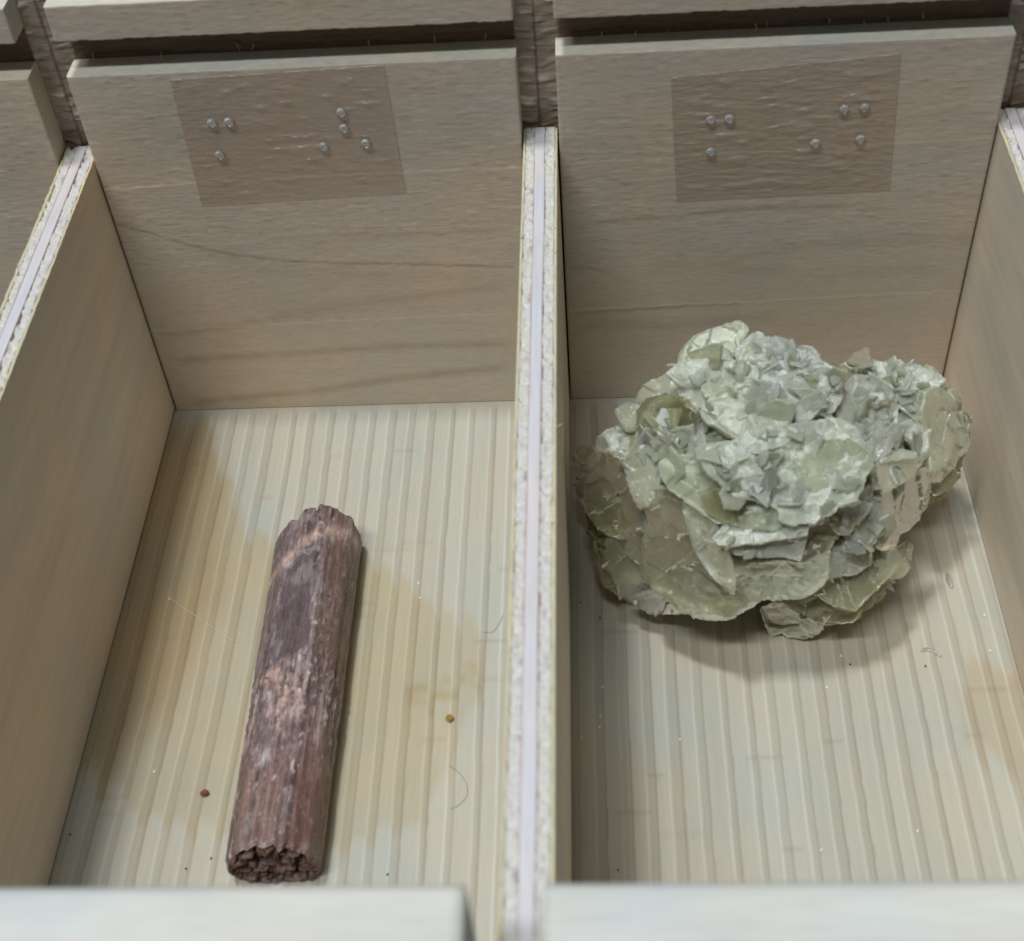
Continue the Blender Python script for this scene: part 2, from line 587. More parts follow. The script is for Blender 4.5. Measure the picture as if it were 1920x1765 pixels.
def back_board():
    # burnt groove floors: one board, ripples left by the saw
    xs = np.unique(np.concatenate([np.arange(X_MIN, X_MAX + 0.1, 1.0)] + [np.arange(a - 0.5, b + 0.5, 0.16) for a, b in DIV]))
    xs = xs[np.r_[True, np.diff(xs) > 0.05]]
    xs = np.array([x for i, x in enumerate(xs) if not (abs(x - round(x)) < 1e-6 and any(a - 0.45 < x < b + 0.45 for a, b in DIV))])
    zs = np.concatenate([np.arange(-5.9, 44, 4.0), np.arange(45, H_TOP + 0.01, 0.16)])
    zs[-1] = H_TOP
    X, Z = np.meshgrid(xs, zs, indexing='ij')
    xf, zf = X.ravel(), Z.ravel()
    rel = np.zeros(xf.size)
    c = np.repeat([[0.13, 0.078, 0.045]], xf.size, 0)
    for i, (a, b) in enumerate(DIV):
        ins = (xf > a - 0.5) & (xf < b + 0.5)
        mid = (a + b) / 2 - 0.1
        side = np.where(xf < mid, 0.0, 5.0)
        curve = np.where(xf < mid, (xf - mid) * 0.10, -(xf - mid) * 0.12)
        zz = zf + curve + 0.5 * vnoise(np.stack([xf * 0.5 + side, zf * 0.5, zf * 0], -1), 3)
        rip = vnoise(np.stack([side * 3 + xf * 0.25, zz * 1.25, zf * 0 + i], -1), 12) * 0.6 + vnoise(np.stack([side * 3 + xf * 0.5, zz * 2.4, zf * 0 + i], -1), 13) * 0.4
        rel = np.where(ins, 0.34 * rip - 0.14 * np.exp(-((xf - mid) / 0.14) ** 2), rel)
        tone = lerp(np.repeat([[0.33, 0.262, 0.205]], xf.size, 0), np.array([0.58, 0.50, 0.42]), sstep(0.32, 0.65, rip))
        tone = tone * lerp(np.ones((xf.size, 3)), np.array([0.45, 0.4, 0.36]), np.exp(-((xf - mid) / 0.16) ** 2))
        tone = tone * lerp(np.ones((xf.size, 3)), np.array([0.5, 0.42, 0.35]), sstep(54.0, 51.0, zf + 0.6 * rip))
        tone = tone * (0.9 + 0.25 * fbm(np.stack([xf * 0.3, zf * 0.2, zf * 0], -1), 3, 30))[:, None]
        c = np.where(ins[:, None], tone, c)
    inslot = (zf > H_LIP) & (zf < H_RAIL)
    rel = rel + np.where(inslot, 0.10 * vnoise(np.stack([xf * 0.2, zf * 2.0, zf * 0], -1), 15), 0)
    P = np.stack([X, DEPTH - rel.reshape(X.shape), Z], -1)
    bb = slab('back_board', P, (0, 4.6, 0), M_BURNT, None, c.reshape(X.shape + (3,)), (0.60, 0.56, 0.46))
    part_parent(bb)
    spans = [(X_MIN, DIV[0][0] - GAP), (DIV[0][1] + GAP, DIV[1][0] - GAP * 0.7), (DIV[1][1] + GAP, DIV[2][0] - GAP), (DIV[2][1] + GAP, X_MAX)]
    for i, (a, b) in enumerate(spans):
        ln, org = ([], (0, 0, 1))
        if i == 1:
            ln, org = LEFT_LINES, (180, 300, 2.4)
        if i == 2:
            ln, org = RIGHT_LINES, (1040, 240, 2.2857)
        lo = panel('lower_panel', a, b, -5.9 if i in (0, 3) else 0.03, H_LIP, ln, org, 40 + i, bb)
        up = panel('upper_rail', a, b, H_RAIL, H_TOP, [], org, 50 + i, bb, ragged_low=0.35)
        if i in (1, 2):
            sub = np.random.default_rng(60 + i)
            for k in range(9):                       # torn fibres hanging in the groove
                x = sub.uniform(a + 2, b - 2)
                base = np.array([x, sub.uniform(3.6, 4.5), H_LIP + sub.uniform(0.5, 1.5)])
                L = sub.uniform(0.5, 1.2)
                tip = base + np.array([sub.uniform(-0.4, 0.4), -0.8, -L * 0.6])
                splinter('splinter', [base, (base + tip) / 2 + sub.uniform(-0.2, 0.2, 3), tip], sub.uniform(0.06, 0.11), M_EDGE, bb)
    return bb


def tube(pts, rad, sides=6):
    pts = np.asarray(pts, float)
    n = len(pts)
    V, F = [], []
    for i in range(n):
        d = pts[min(i + 1, n - 1)] - pts[max(i - 1, 0)]
        d = d / (np.linalg.norm(d) + 1e-9)
        a = np.cross(d, [0.3, 0.2, 0.93])
        a /= np.linalg.norm(a) + 1e-9
        b = np.cross(d, a)
        r = rad[i] if hasattr(rad, '__len__') else rad
        for k in range(sides):
            t = 2 * math.pi * k / sides
            V.append(pts[i] + r * (math.cos(t) * a + math.sin(t) * b))
    for i in range(n - 1):
        for k in range(sides):
            k2 = (k + 1) % sides
            F.append([i * sides + k, i * sides + k2, (i + 1) * sides + k2, (i + 1) * sides + k])
    F.append(list(range(sides))[::-1])
    F.append([(n - 1) * sides + k for k in range(sides)])
    return V, F


def splinter(name, pts, r, mat, parent):
    V, F = tube(pts, [r, r * 0.9, r * 0.35], 5)
    return mesh_obj(name, V, F, mat, parent)


back_board()


# ---- dividers: five-ply board, each ply its own piece
PLIES = [('face_veneer', 0.42, M_EDGE), ('cross_ply', 1.22, M_CROSS), ('core_ply', 1.46, M_CORE), ('cross_ply', 1.32, M_CROSS), ('face_veneer', 0.40, M_EDGE)]


def divider(a, b, idx):
    y0, y1 = -128.2, DEPTH - 0.30
    root = part_parent(empty('divider', (0, 0, 0)))
    root.location = ((a + b) / 2 * S, (y0 + y1) / 2 * S, 0)
    inv = Matrix.Translation((-(a + b) / 2 * S, -(y0 + y1) / 2 * S, 0))
    def wob(k, ys):
        if k in (0, len(PLIES)):
            return ys * 0
        return 0.13 * fbm(np.stack([ys * 0.05, ys * 0 + k * 5.3, ys * 0 + idx * 3.1], -1), 4, 17, 0.6)
    x = a
    for k, (nm, w, mt) in enumerate(PLIES):
        x2 = b if k == len(PLIES) - 1 else x + w
        nx = {0: 3, 1: 9, 2: 7, 3: 9, 4: 3}[k]
        ny = 420
        ys = np.linspace(y0, y1, ny)
        fu, Y = np.meshgrid(np.linspace(0, 1, nx), ys, indexing='ij')
        X = (x + 0.012 + wob(k, ys))[None, :] * (1 - fu) + (x2 - 0.012 + wob(k + 1, ys))[None, :] * fu
        p = np.stack([X.ravel(), Y.ravel(), np.full(X.size, idx * 7.0)], -1)
        if nm == 'cross_ply':
            n = fbm(p * np.array([1.6, 1.6, 1]), 4, 3 + idx, 0.6)
            z = -0.06 + 0.42 * n - 0.42 * sstep(0.15, 0.6, vnoise(p * np.array([1.0, 1.3, 1]), 8 + k))
        elif nm == 'core_ply':
            z = 0.05 + 0.06 * fbm(p * np.array([2.0, 0.2, 1]), 3, 5)
        else:
            z = -0.08 + 0.16 * fbm(p * np.array([0.5, 1.2, 1]), 4, 6 + k)
        Xo = X.copy()
        if nm == 'face_veneer':            # slightly wavering sawn edge, only towards the inside
            wv = 0.05 * fbm(np.stack([ys * 0.6, ys * 0, ys * 0], -1), 3, 9 + k + idx)
            Xo[0 if k else -1, :] += wv * (1 if k else -1)
        P = np.stack([Xo, Y, H_DIV + z.reshape(X.shape)], -1)
        o2 = board_from_top(nm, P, 0.50, mt)
        if nm == 'face_veneer':
            o2.data.materials.append(M_FACE)
            for poly in o2.data.polygons:
                if abs(poly.normal.x) > 0.9:
                    poly.material_index = 1
        o2.parent = root
        o2.matrix_parent_inverse = inv
        x = x2
        if k in (1, 2):
            gy = np.linspace(y0 + 0.1, y1 - 0.1, 300)
            gx = x + wob(k + 1, gy)
            gw = 0.010 + 0.045 * sstep(-0.25, 0.45, fbm(np.stack([gy * 0.12, gy * 0 + k, gy * 0 + idx], -1), 3, 23))
            GP = np.stack([np.stack([gx - gw, gy, gy * 0 + H_DIV + 0.10], -1), np.stack([gx + gw, gy, gy * 0 + H_DIV + 0.10], -1)], 0)
            gl = board_from_top('glue_line', GP, 1.0, M_GLUE)
            gl.parent = root
            gl.matrix_parent_inverse = inv
    # loose fibres along the sawn edges
    r = np.random.default_rng(90 + idx)
    for _ in range(16):
        side = r.integers(0, 2)
        xx = (a + 0.4 if side == 0 else b - 0.4) + r.uniform(-0.3, 0.3)
        yy = r.uniform(-95, -3)
        d = r.uniform(-1, 1, 3)
        d[2] = abs(d[2]) * 0.5
        d = d / np.linalg.norm(d) * r.uniform(0.5, 1.3)
        p0 = np.array([xx, yy, H_DIV - 0.05])
        o = splinter('fibre', [p0, p0 + d * 0.5 + [0, 0, 0.12], p0 + d], 0.05, M_CROSS, root)
        o.matrix_parent_inverse = inv
    return root


def board_from_top(name, P, z_low, mat):
    """Board with a height-mapped top and plain vertical sides down to z_low."""
    nu, nv, _ = P.shape
    V = P.reshape(-1, 3)
    n = len(V)
    per = [(i, 0) for i in range(nu)] + [(nu - 1, j) for j in range(1, nv)] + \
          [(i, nv - 1) for i in range(nu - 2, -1, -1)] + [(0, j) for j in range(nv - 2, 0, -1)]
    pidx = [a_ * nv + b_ for a_, b_ in per]
    low = V[pidx].copy()
    low[:, 2] = z_low
    m = len(pidx)
    F = grid_faces(nu, nv).tolist()
    for k in range(m):
        k2 = (k + 1) % m
        F.append([pidx[k], n + k, n + k2, pidx[k2]])
    F.append([n + k for k in range(m)])
    nF = (nu - 1) * (nv - 1)
    o = mesh_obj(name, np.vstack([V, low]), F, mat, None, True, list(range(nF, len(F))))
    import bmesh
    bm = bmesh.new()
    bm.from_mesh(o.data)
    bmesh.ops.recalc_face_normals(bm, faces=bm.faces)
    bm.to_mesh(o.data)
    bm.free()
    return o


for i, (a, b) in enumerate(DIV):
    divider(a, b, i)


# ---- front board with matching slots
def front_board():
    fb = box('front_board', (X_MIN, Y_FRONT - DEPTH - 4.6, -5.9), (X_MAX, Y_FRONT - DEPTH, H_TOP), M_FRONT)
    part_parent(fb)
    spans = [(X_MIN, DIV[0][0] - GAP), (DIV[0][1] + GAP, DIV[1][0] - GAP), (DIV[1][1] + GAP, DIV[2][0] - GAP), (DIV[2][1] + GAP, X_MAX)]
    for i, (a, b) in enumerate(spans):
        xs = np.linspace(a, b, 60)
        ys = np.linspace(Y_FRONT - DEPTH - 0.05, Y_FRONT, 8)
        X, Y = np.meshgrid(xs, ys, indexing='ij')
        z = H_TOP + 0.004 + 0.05 * fbm(np.stack([X.ravel() * 0.2, Y.ravel(), X.ravel() * 0], -1), 3, i)
        z = z.reshape(X.shape)
        z[:, -1] -= 0.2
        o = board_from_top('front_panel', np.stack([X, Y, z], -1), 0.2, M_FRONT)
        o.parent = fb


front_board()


# ------------------------------------------------------------------ braille labels
def film_mat():
    m, nt, b = new_mat('clear_film')
    nt.nodes.remove(b)
    out = nt.nodes['Material Output']
    v = coords_mm(nt, (0.55, 1.5, 1.7))
    n = noise(nt, v, 1.0, 3, 0.55)
    bp = N(nt, 'ShaderNodeBump')
    bp.inputs['Strength'].default_value = 1.0
    bp.inputs['Distance'].default_value = 0.30 * S
    nt.links.new(n, bp.inputs['Height'])
    tr = N(nt, 'ShaderNodeBsdfTransparent')
    tr.inputs[0].default_value = (0.985, 0.975, 0.965, 1)
    df = N(nt, 'ShaderNodeBsdfDiffuse')
    df.inputs[0].default_value = (0.66, 0.535, 0.435, 1)
    nt.links.new(bp.outputs[0], df.inputs['Normal'])
    gl = N(nt, 'ShaderNodeBsdfGlossy')
    gl.inputs['Roughness'].default_value = 0.28
    gl.inputs['Color'].default_value = (1, 1, 1, 1)
    nt.links.new(bp.outputs[0], gl.inputs['Normal'])
    m1 = N(nt, 'ShaderNodeMixShader')
    m1.inputs[0].default_value = 0.24
    nt.links.new(tr.outputs[0], m1.inputs[1])
    nt.links.new(df.outputs[0], m1.inputs[2])
    m2 = N(nt, 'ShaderNodeMixShader')
    m2.inputs[0].default_value = 0.05
    nt.links.new(m1.outputs[0], m2.inputs[1])
    nt.links.new(gl.outputs[0], m2.inputs[2])
    nt.links.new(m2.outputs[0], out.inputs[0])
    return m


def dot_mat():
    m, nt, b = new_mat('clear_braille_dot')
    b.inputs['Base Color'].default_value = (0.90, 0.92, 0.93, 1)
    b.inputs['Roughness'].default_value = 0.12
    tr = N(nt, 'ShaderNodeBsdfTransparent')
    tr.inputs[0].default_value = (0.97, 0.97, 0.97, 1)
    lw = N(nt, 'ShaderNodeLayerWeight')                # clear plastic: the rim of the dome shows more
    lw.inputs[0].default_value = 0.35
    f = N(nt, 'ShaderNodeMath', operation='MULTIPLY_ADD')
    nt.links.new(lw.outputs['Facing'], f.inputs[0])
    f.inputs[1].default_value = 0.28
    f.inputs[2].default_value = 0.12
    mx = N(nt, 'ShaderNodeMixShader')
    nt.links.new(f.outputs[0], mx.inputs[0])
    nt.links.new(tr.outputs[0], mx.inputs[1])
    nt.links.new(b.outputs[0], mx.inputs[2])
    gl = N(nt, 'ShaderNodeBsdfGlossy')
    gl.inputs['Roughness'].default_value = 0.10
    fr = N(nt, 'ShaderNodeFresnel')
    fr.inputs['IOR'].default_value = 1.3
    m2 = N(nt, 'ShaderNodeMixShader')
    nt.links.new(fr.outputs[0], m2.inputs[0])
    nt.links.new(mx.outputs[0], m2.inputs[1])
    nt.links.new(gl.outputs[0], m2.inputs[2])
    nt.links.new(m2.outputs[0], nt.nodes['Material Output'].inputs[0])
    return m


M_FILM, M_DOT = film_mat(), dot_mat()


def dome(r, h):
    V, F = [], []
    rings, seg = 7, 20
    for i in range(rings):
        t = i / rings * math.pi / 2
        for k in range(seg):
            a = 2 * math.pi * k / seg
            V.append((r * math.cos(t) * math.cos(a), -h * math.sin(t), r * math.cos(t) * math.sin(a)))
    V.append((0, -h, 0))
    V.append((0, 0.02, 0))
    for i in range(rings - 1):
        for k in range(seg):
            k2 = (k + 1) % seg
            F.append([i * seg + k, i * seg + k2, (i + 1) * seg + k2, (i + 1) * seg + k])
    for k in range(seg):
        k2 = (k + 1) % seg
        F.append([(rings - 1) * seg + k, (rings - 1) * seg + k2, rings * seg])
        F.append([k2, k, rings * seg + 1])
    return V, F


DV, DF = dome(0.72, 0.62)


def label(quad, dots, text, seed):
    q = np.array(quad)                                   # x,z corners: tl, tr, br, bl
    cx, cz = q.mean(0)
    root = tag(empty('braille_label', (cx, 0, cz)), text, 'label', 'clear braille labels on the back board')
    u, v = np.linspace(0, 1, 130), np.linspace(0, 1, 110)
    U, Vv = np.meshgrid(u, v, indexing='ij')
    XZ = (q[3] * ((1 - U) * (1 - Vv))[..., None] + q[2] * (U * (1 - Vv))[..., None] + q[1] * (U * Vv)[..., None] + q[0] * ((1 - U) * Vv)[..., None])
    p = np.stack([XZ[..., 0].ravel() * 0.35, XZ[..., 1].ravel() * 1.5, np.full(U.size, seed)], -1)
    dash = sstep(0.1, 0.7, vnoise(p, seed) * 0.65 + vnoise(p * 2.1, seed + 1) * 0.35)
    border = np.minimum(np.minimum(U, 1 - U), np.minimum(Vv, 1 - Vv))
    y = -0.17 - 0.30 * dash.reshape(U.shape) * sstep(0.01, 0.10, border)
    P = np.stack([XZ[..., 0] - cx, y, XZ[..., 1] - cz], -1)
    slab('film', P, (0, 0.10, 0), M_FILM, root)
    proto = None
    for (du, dv) in dots:
        w = ony(du, dv)
        if proto is None:
            o = proto = mesh_obj('dot', DV, DF, M_DOT, root)
        else:
            o = proto.copy()
            COL.objects.link(o)
            o.parent = root
        o.location = ((w[0] - cx) * S, -0.30 * S, (w[2] - cz) * S)
    return root


label([(-52.4, 62.9), (-22.8, 63.7), (-22.3, 42.9), (-52.7, 41.9)],
      [(398, 228), (430, 226), (413, 288), (640, 208), (645, 238), (607, 272), (686, 266)],
      'clear film label with seven braille dots above the brown prism crystal', 3)
label([(15.7, 59.9), (46.1, 62.0), (47.4, 40.1), (16.9, 39.5)],
      [(1332, 222), (1367, 220), (1332, 282), (1582, 202), (1620, 199), (1528, 266), (1612, 258)],
      'clear film label with seven braille dots above the green bladed mineral', 8)


# ------------------------------------------------------------------ brown prism crystal
def crystal_mat():
    m, nt, b = new_mat('brown_prism_mineral')
    a = N(nt, 'ShaderNodeAttribute')
    a.attribute_name = 'col'
    v = coords_mm(nt, (3.2, 0.28, 3.2))
    n = noise(nt, v, 1.0, 6, 0.7)
    v2 = coords_mm(nt, (1, 0.6, 1))
    n2 = noise(nt, v2, 2.6, 5, 0.65)
    c = mix(nt, a.outputs['Color'], ramp(nt, n, [(0.28, g(0.55)), (0.5, g(1.0)), (0.72, g(1.55))]), 1.0, 'MULTIPLY')
    sp = ramp(nt, n2, [(0.62, g(0.0)), (0.74, g(0.55))])
    c = mix(nt, c, (0.42, 0.36, 0.34), sp)
    nt.links.new(c, b.inputs['Base Color'])
    r = ramp(nt, n2, [(0.3, g(0.16)), (0.7, g(0.45))])
    nt.links.new(r, b.inputs['Roughness'])
    b.inputs['Specular IOR Level'].default_value = 0.55
    b.inputs['Subsurface Weight'].default_value = 0.08
    b.inputs['Subsurface Radius'].default_value = (0.002, 0.0008, 0.0005)
    b.inputs['Subsurface Scale'].default_value = 1.0
    bump(nt, b, n, 0.6, 0.25)
    return m


M_CRYSTAL = crystal_mat()


def crystal():
    prof = np.array([(-6.1, 2.0), (-5.9, 4.9), (-3.4, 8.5), (-0.4, 9.0), (2.7, 9.1), (5.4, 7.0), (6.2, 3.6), (6.0, 1.6), (5.0, 0.35), (0, 0.1), (-4.8, 0.3)])
    nt_, ns = 220, 330
    # resample the closed section by arc length
    d = np.r_[0, np.cumsum(np.linalg.norm(np.diff(np.vstack([prof, prof[:1]]), axis=0), axis=1))]
    tt = np.linspace(0, d[-1], nt_, endpoint=False)
    pc = np.vstack([prof, prof[:1]])
    sx, sz = np.interp(tt, d, pc[:, 0]), np.interp(tt, d, pc[:, 1])
    ctr = np.array([0.0, 4.2])
    # soften corners a little
    for _ in range(1):
        sx = 0.5 * sx + 0.25 * (np.roll(sx, 1) + np.roll(sx, -1))
        sz = 0.5 * sz + 0.25 * (np.roll(sz, 1) + np.roll(sz, -1))
    front = np.array([-37.35, -86.2])
    back = np.array([-37.8, -31.6])
    L = np.linalg.norm(back - front)
    ax = (back - front) / L
    rt = np.array([ax[1], -ax[0]])
    s = np.linspace(0, 1, ns)
    TH, SS = np.meshgrid(np.arange(nt_), s, indexing='ij')
    th, ss = TH.ravel(), SS.ravel()
    px, pz = sx[th], sz[th]
    ang = np.arctan2(pz - ctr[1], px)
    per = np.stack([np.cos(ang), np.sin(ang)], -1)
    # broken far end: reach differs across the width, jagged
    far = L - 0.8 + 2.1 * sstep(-2.6, -1.2, px) - 0.07 * np.maximum(px - 2.0, 0) ** 2 - 0.18 * np.maximum(-4.2 - px, 0) ** 2 \
        + 0.45 * vnoise(np.stack([px * 0.9, pz * 0.9, px * 0], -1), 31) + 0.30 * vnoise(np.stack([px * 2.6, pz * 2.6, px * 0], -1), 32)
    near = 0.40 * vnoise(np.stack([px * 0.9, pz * 0.9, px * 0 + 5], -1), 33) + 0.25 * vnoise(np.stack([px * 2.4, pz * 2.4, px * 0 + 5], -1), 34)
    y = near + (far - near) * ss
    q = np.stack([per[:, 0] * 2.3, per[:, 1] * 2.3, y * 0.035], -1)
    fib = fbm(q * np.array([5.0, 5.0, 0.9]), 3, 41, 0.65)
    fib2 = fbm(q * np.array([9.0, 9.0, 4]), 2, 43)
    pos = np.stack([px, y, pz], -1)
    lump = fbm(pos * np.array([0.30, 0.16, 0.30]), 4, 45)
    rough = fbm(pos * np.array([1.3, 0.75, 1.3]), 4, 47, 0.6)
    # u along the picture: 0 = near end, 1 = far end
    wj = 1.1 * fbm(pos * np.array([0.5, 0.22, 0.5]), 3, 61)
    win = sstep(0.50, 0.53, ss + 0.03 * wj) * sstep(0.85, 0.83, ss + 0.035 * wj) * sstep(-3.4, -2.9, px + wj - 0.10 * (1 - ss) * 10 * 0.3) * sstep(2.0, 1.5, px + wj) * (pz > 5)
    mid = np.exp(-((ss - 0.44) / 0.10) ** 2) * (pz > 3)
    off = (0.17 * fib + 0.09 * fib2) * (0.35 + 0.65 * sstep(0.0, 0.06, ss)) + 0.13 * lump + (0.09 + 0.38 * mid) * rough * (1 - 0.85 * win) - 0.35 * win
    pit = sstep(0.35, 0.65, vnoise(pos * np.array([0.7, 0.4, 0.7]), 49)) * (1 - win) * mid
    off = off - 0.45 * pit
    # rounded shoulders at the ends
    off = off - 0.35 * sstep(0.012, 0, ss) - 0.4 * sstep(0.985, 1.0, ss)
    base_keep = sstep(0.0, 1.2, pz)
    nx_, nz_ = per[:, 0], per[:, 1]
    X2 = px + nx_ * off
    Z2 = np.maximum(pz + nz_ * off * base_keep, 0.02)
    taper = 1.0 + 0.07 * (ss - 0.4)
    X2 = X2 * taper
    V = np.stack([front[0] + rt[0] * X2 + ax[0] * y, front[1] + rt[1] * X2 + ax[1] * y, Z2], -1)
    # ---- colour of the stone itself
    nz0 = len(V)
    c = np.repeat([[0.160, 0.108, 0.098]], nz0, 0)
    c = lerp(c, np.array([0.350, 0.260, 0.235]), 0.75 * sstep(-0.15, 0.5, fib + 0.4 * rough))
    c = lerp(c, np.array([0.060, 0.034, 0.034]), 0.75 * sstep(0.1, 0.5, -fib - 0.4 * rough))
    sp1 = fbm(pos * np.array([1.9, 1.0, 1.9]), 3, 63, 0.65)
    c = lerp(c, np.array([0.44, 0.37, 0.36]), 0.75 * sstep(0.22, 0.50, rough) * (1 - win))
    c = lerp(c, np.array([0.46, 0.40, 0.38]), 0.8 * sstep(0.34, 0.52, sp1) * (1 - 0.5 * win))
    c = lerp(c, np.array([0.035, 0.018, 0.018]), 0.7 * sstep(0.32, 0.5, -sp1))
    mauve = sstep(0.5, -3.0, px) * sstep(0.12, 0.4, ss)
    c = lerp(c, np.array([0.170, 0.120, 0.122]), 0.55 * mauve)
    grey = np.array([0.130, 0.092, 0.100])
    c = lerp(c, grey * 1.0, 0.85 * win)
    c = lerp(c, np.array([0.09, 0.05, 0.055]), 0.8 * win * sstep(0.1, 0.4, vnoise(pos * np.array([0.5, 0.22, 0.5]), 53)))
    rim = sstep(0.03, 0.2, win) * sstep(0.97, 0.6, win)
    c = lerp(c, np.array([0.48, 0.44, 0.42]), 0.22 * rim * sstep(-0.2, 0.5, lump + rough) + 0.45 * rim * sstep(0.0, 1.6, px) * sstep(-0.3, 0.4, rough))
    low = sstep(0.30, 0.16, ss) * (pz > 2)
    c = lerp(c, np.array([0.245, 0.135, 0.092]), 0.70 * low * sstep(-0.5, 0.3, fib))
    redside = sstep(1.5, 4.5, px) * sstep(0.42, 0.15, ss)
    c = lerp(c, np.array([0.165, 0.060, 0.040]), 0.65 * redside)
    brownside = sstep(2.2, 4.0, px) * sstep(0.4, 0.6, ss)
    c = lerp(c, np.array([0.150, 0.080, 0.048]), 0.65 * brownside)
    oran = np.exp(-(((px + 2.4) / 1.7) ** 2 + ((ss - 0.475) / 0.026) ** 2)) + 0.75 * np.exp(-(((px + 0.4) / 1.5) ** 2 + ((ss - 0.415) / 0.035) ** 2)) \
        + 0.55 * np.exp(-(((px + 0.2) / 1.2) ** 2 + ((ss - 0.35) / 0.04) ** 2)) + 0.5 * np.exp(-(((px - 3.2) / 0.7) ** 2 + ((ss - 0.36) / 0.03) ** 2))
    c = lerp(c, np.array([0.58, 0.34, 0.22]), np.clip(oran * sstep(-0.15, 0.30, rough) * 0.95, 0, 0.9))
    cream = sstep(0.05, 0.40, fbm(pos * np.array([0.55, 0.30, 0.55]), 4, 83, 0.6)) * np.exp(-((ss - 0.36) / 0.11) ** 2) * sstep(3.6, 1.5, px) * (pz > 3)
    c = lerp(c, np.array([0.43, 0.31, 0.255]), np.clip(0.85 * cream, 0, 0.85))
    belt = np.exp(-((ss - 0.885 - 0.01 * px) / 0.022) ** 2) * (pz > 4)
    c = lerp(c, np.array([0.46, 0.32, 0.25]), np.clip(belt * (0.55 + 0.6 * rough), 0, 0.8))
    c = lerp(c, np.array([0.52, 0.50, 0.47]), np.clip(0.7 * np.exp(-(((px + 1.7) / 0.5) ** 2 + ((ss - 0.23) / 0.02) ** 2)), 0, 1))
    c = np.clip(1.78 * c ** 1.32, 0, 0.9)
    lum = c @ np.array([0.35, 0.45, 0.20])
    c = lerp(c, np.zeros(3), np.full(len(c), 0.38)) + 0.38 * lum[:, None] * np.array([1.12, 0.95, 0.98])
    dust = sstep(0.05, 0.45, fbm(pos * np.array([0.45, 0.30, 0.45]), 4, 91, 0.65)) * (pz > 4)
    c = lerp(c, np.array([0.34, 0.285, 0.27]), 0.45 * dust)
    # faces of the side
    F = []
    idx = (np.arange(nt_)[:, None] * ns + np.arange(ns)[None, :])
    i2 = np.roll(idx, -1, 0)
    F += np.stack([idx[:, :-1], i2[:, :-1], i2[:, 1:], idx[:, 1:]], -1).reshape(-1, 4).tolist()
    root = tag(empty('prism_crystal', (front[0], -58, 0)), 'brown striated prism crystal with broken ends lying on the stained floor', 'mineral')
    body = mesh_obj('crystal_body', V - np.array([front[0], -58, 0]), F, M_CRYSTAL, root, True, None, c)
    # ---- broken ends: a bundle of fibres standing at different heights
    for nm, k, sign in (('near_fracture', 0, -1), ('far_fracture', ns - 1, 1)):
        rimv = V[idx[:, k]]
        cen = np.array([rimv[:, 0].mean(), rimv[:, 1].mean(), 4.3])
        R_ = 34
        tvals = np.linspace(1, 0, R_)
        ev = cen + (rimv - cen)[:, None, :] * tvals[None, :, None]
        ev = ev.reshape(-1, 3)
        tv = np.tile(tvals, nt_)
        loc = np.stack([(ev[:, 0] - cen[0]) * 0.62, (ev[:, 2] - cen[2]) * 1.05, np.zeros(len(ev))], -1)
        loc = loc + 0.25 * np.stack([vnoise(loc * 1.3, 5), vnoise(loc * 1.3, 6), loc[:, 0] * 0], -1)
        f1, f2, cid = cell(loc, 71 + k % 5)
        hgt = (cid - 0.5) * 1.5 - 1.3 * sstep(0.22, 0.0, f2 - f1) + 0.25 * fbm(loc * 4, 3, 8)
        ins = sstep(1.0, 0.90, tv)
        ev[:, 1] += sign * hgt * ins * (0.9 if sign < 0 else 0.7) - sign * 0.35 * ins
        ec = lerp(np.repeat([[0.10, 0.048, 0.034]], len(ev), 0), np.array([0.24, 0.135, 0.095]), sstep(0.1, 0.5, (f2 - f1)) * (0.3 + 0.9 * cid))
        ec = lerp(ec, np.array([0.02, 0.010, 0.008]), sstep(0.14, 0.02, f2 - f1) * ins)
        id2 = (np.arange(nt_)[:, None] * R_ + np.arange(R_)[None, :])
        j2 = np.roll(id2, -1, 0)
        EF = np.stack([id2[:, :-1], id2[:, 1:], j2[:, 1:], j2[:, :-1]], -1).reshape(-1, 4)
        if sign > 0:
            EF = EF[:, ::-1]
        mesh_obj(nm, ev - np.array([front[0], -58, 0]), EF.tolist(), M_CRYSTAL, root, True, None, ec)
    return root


crystal()


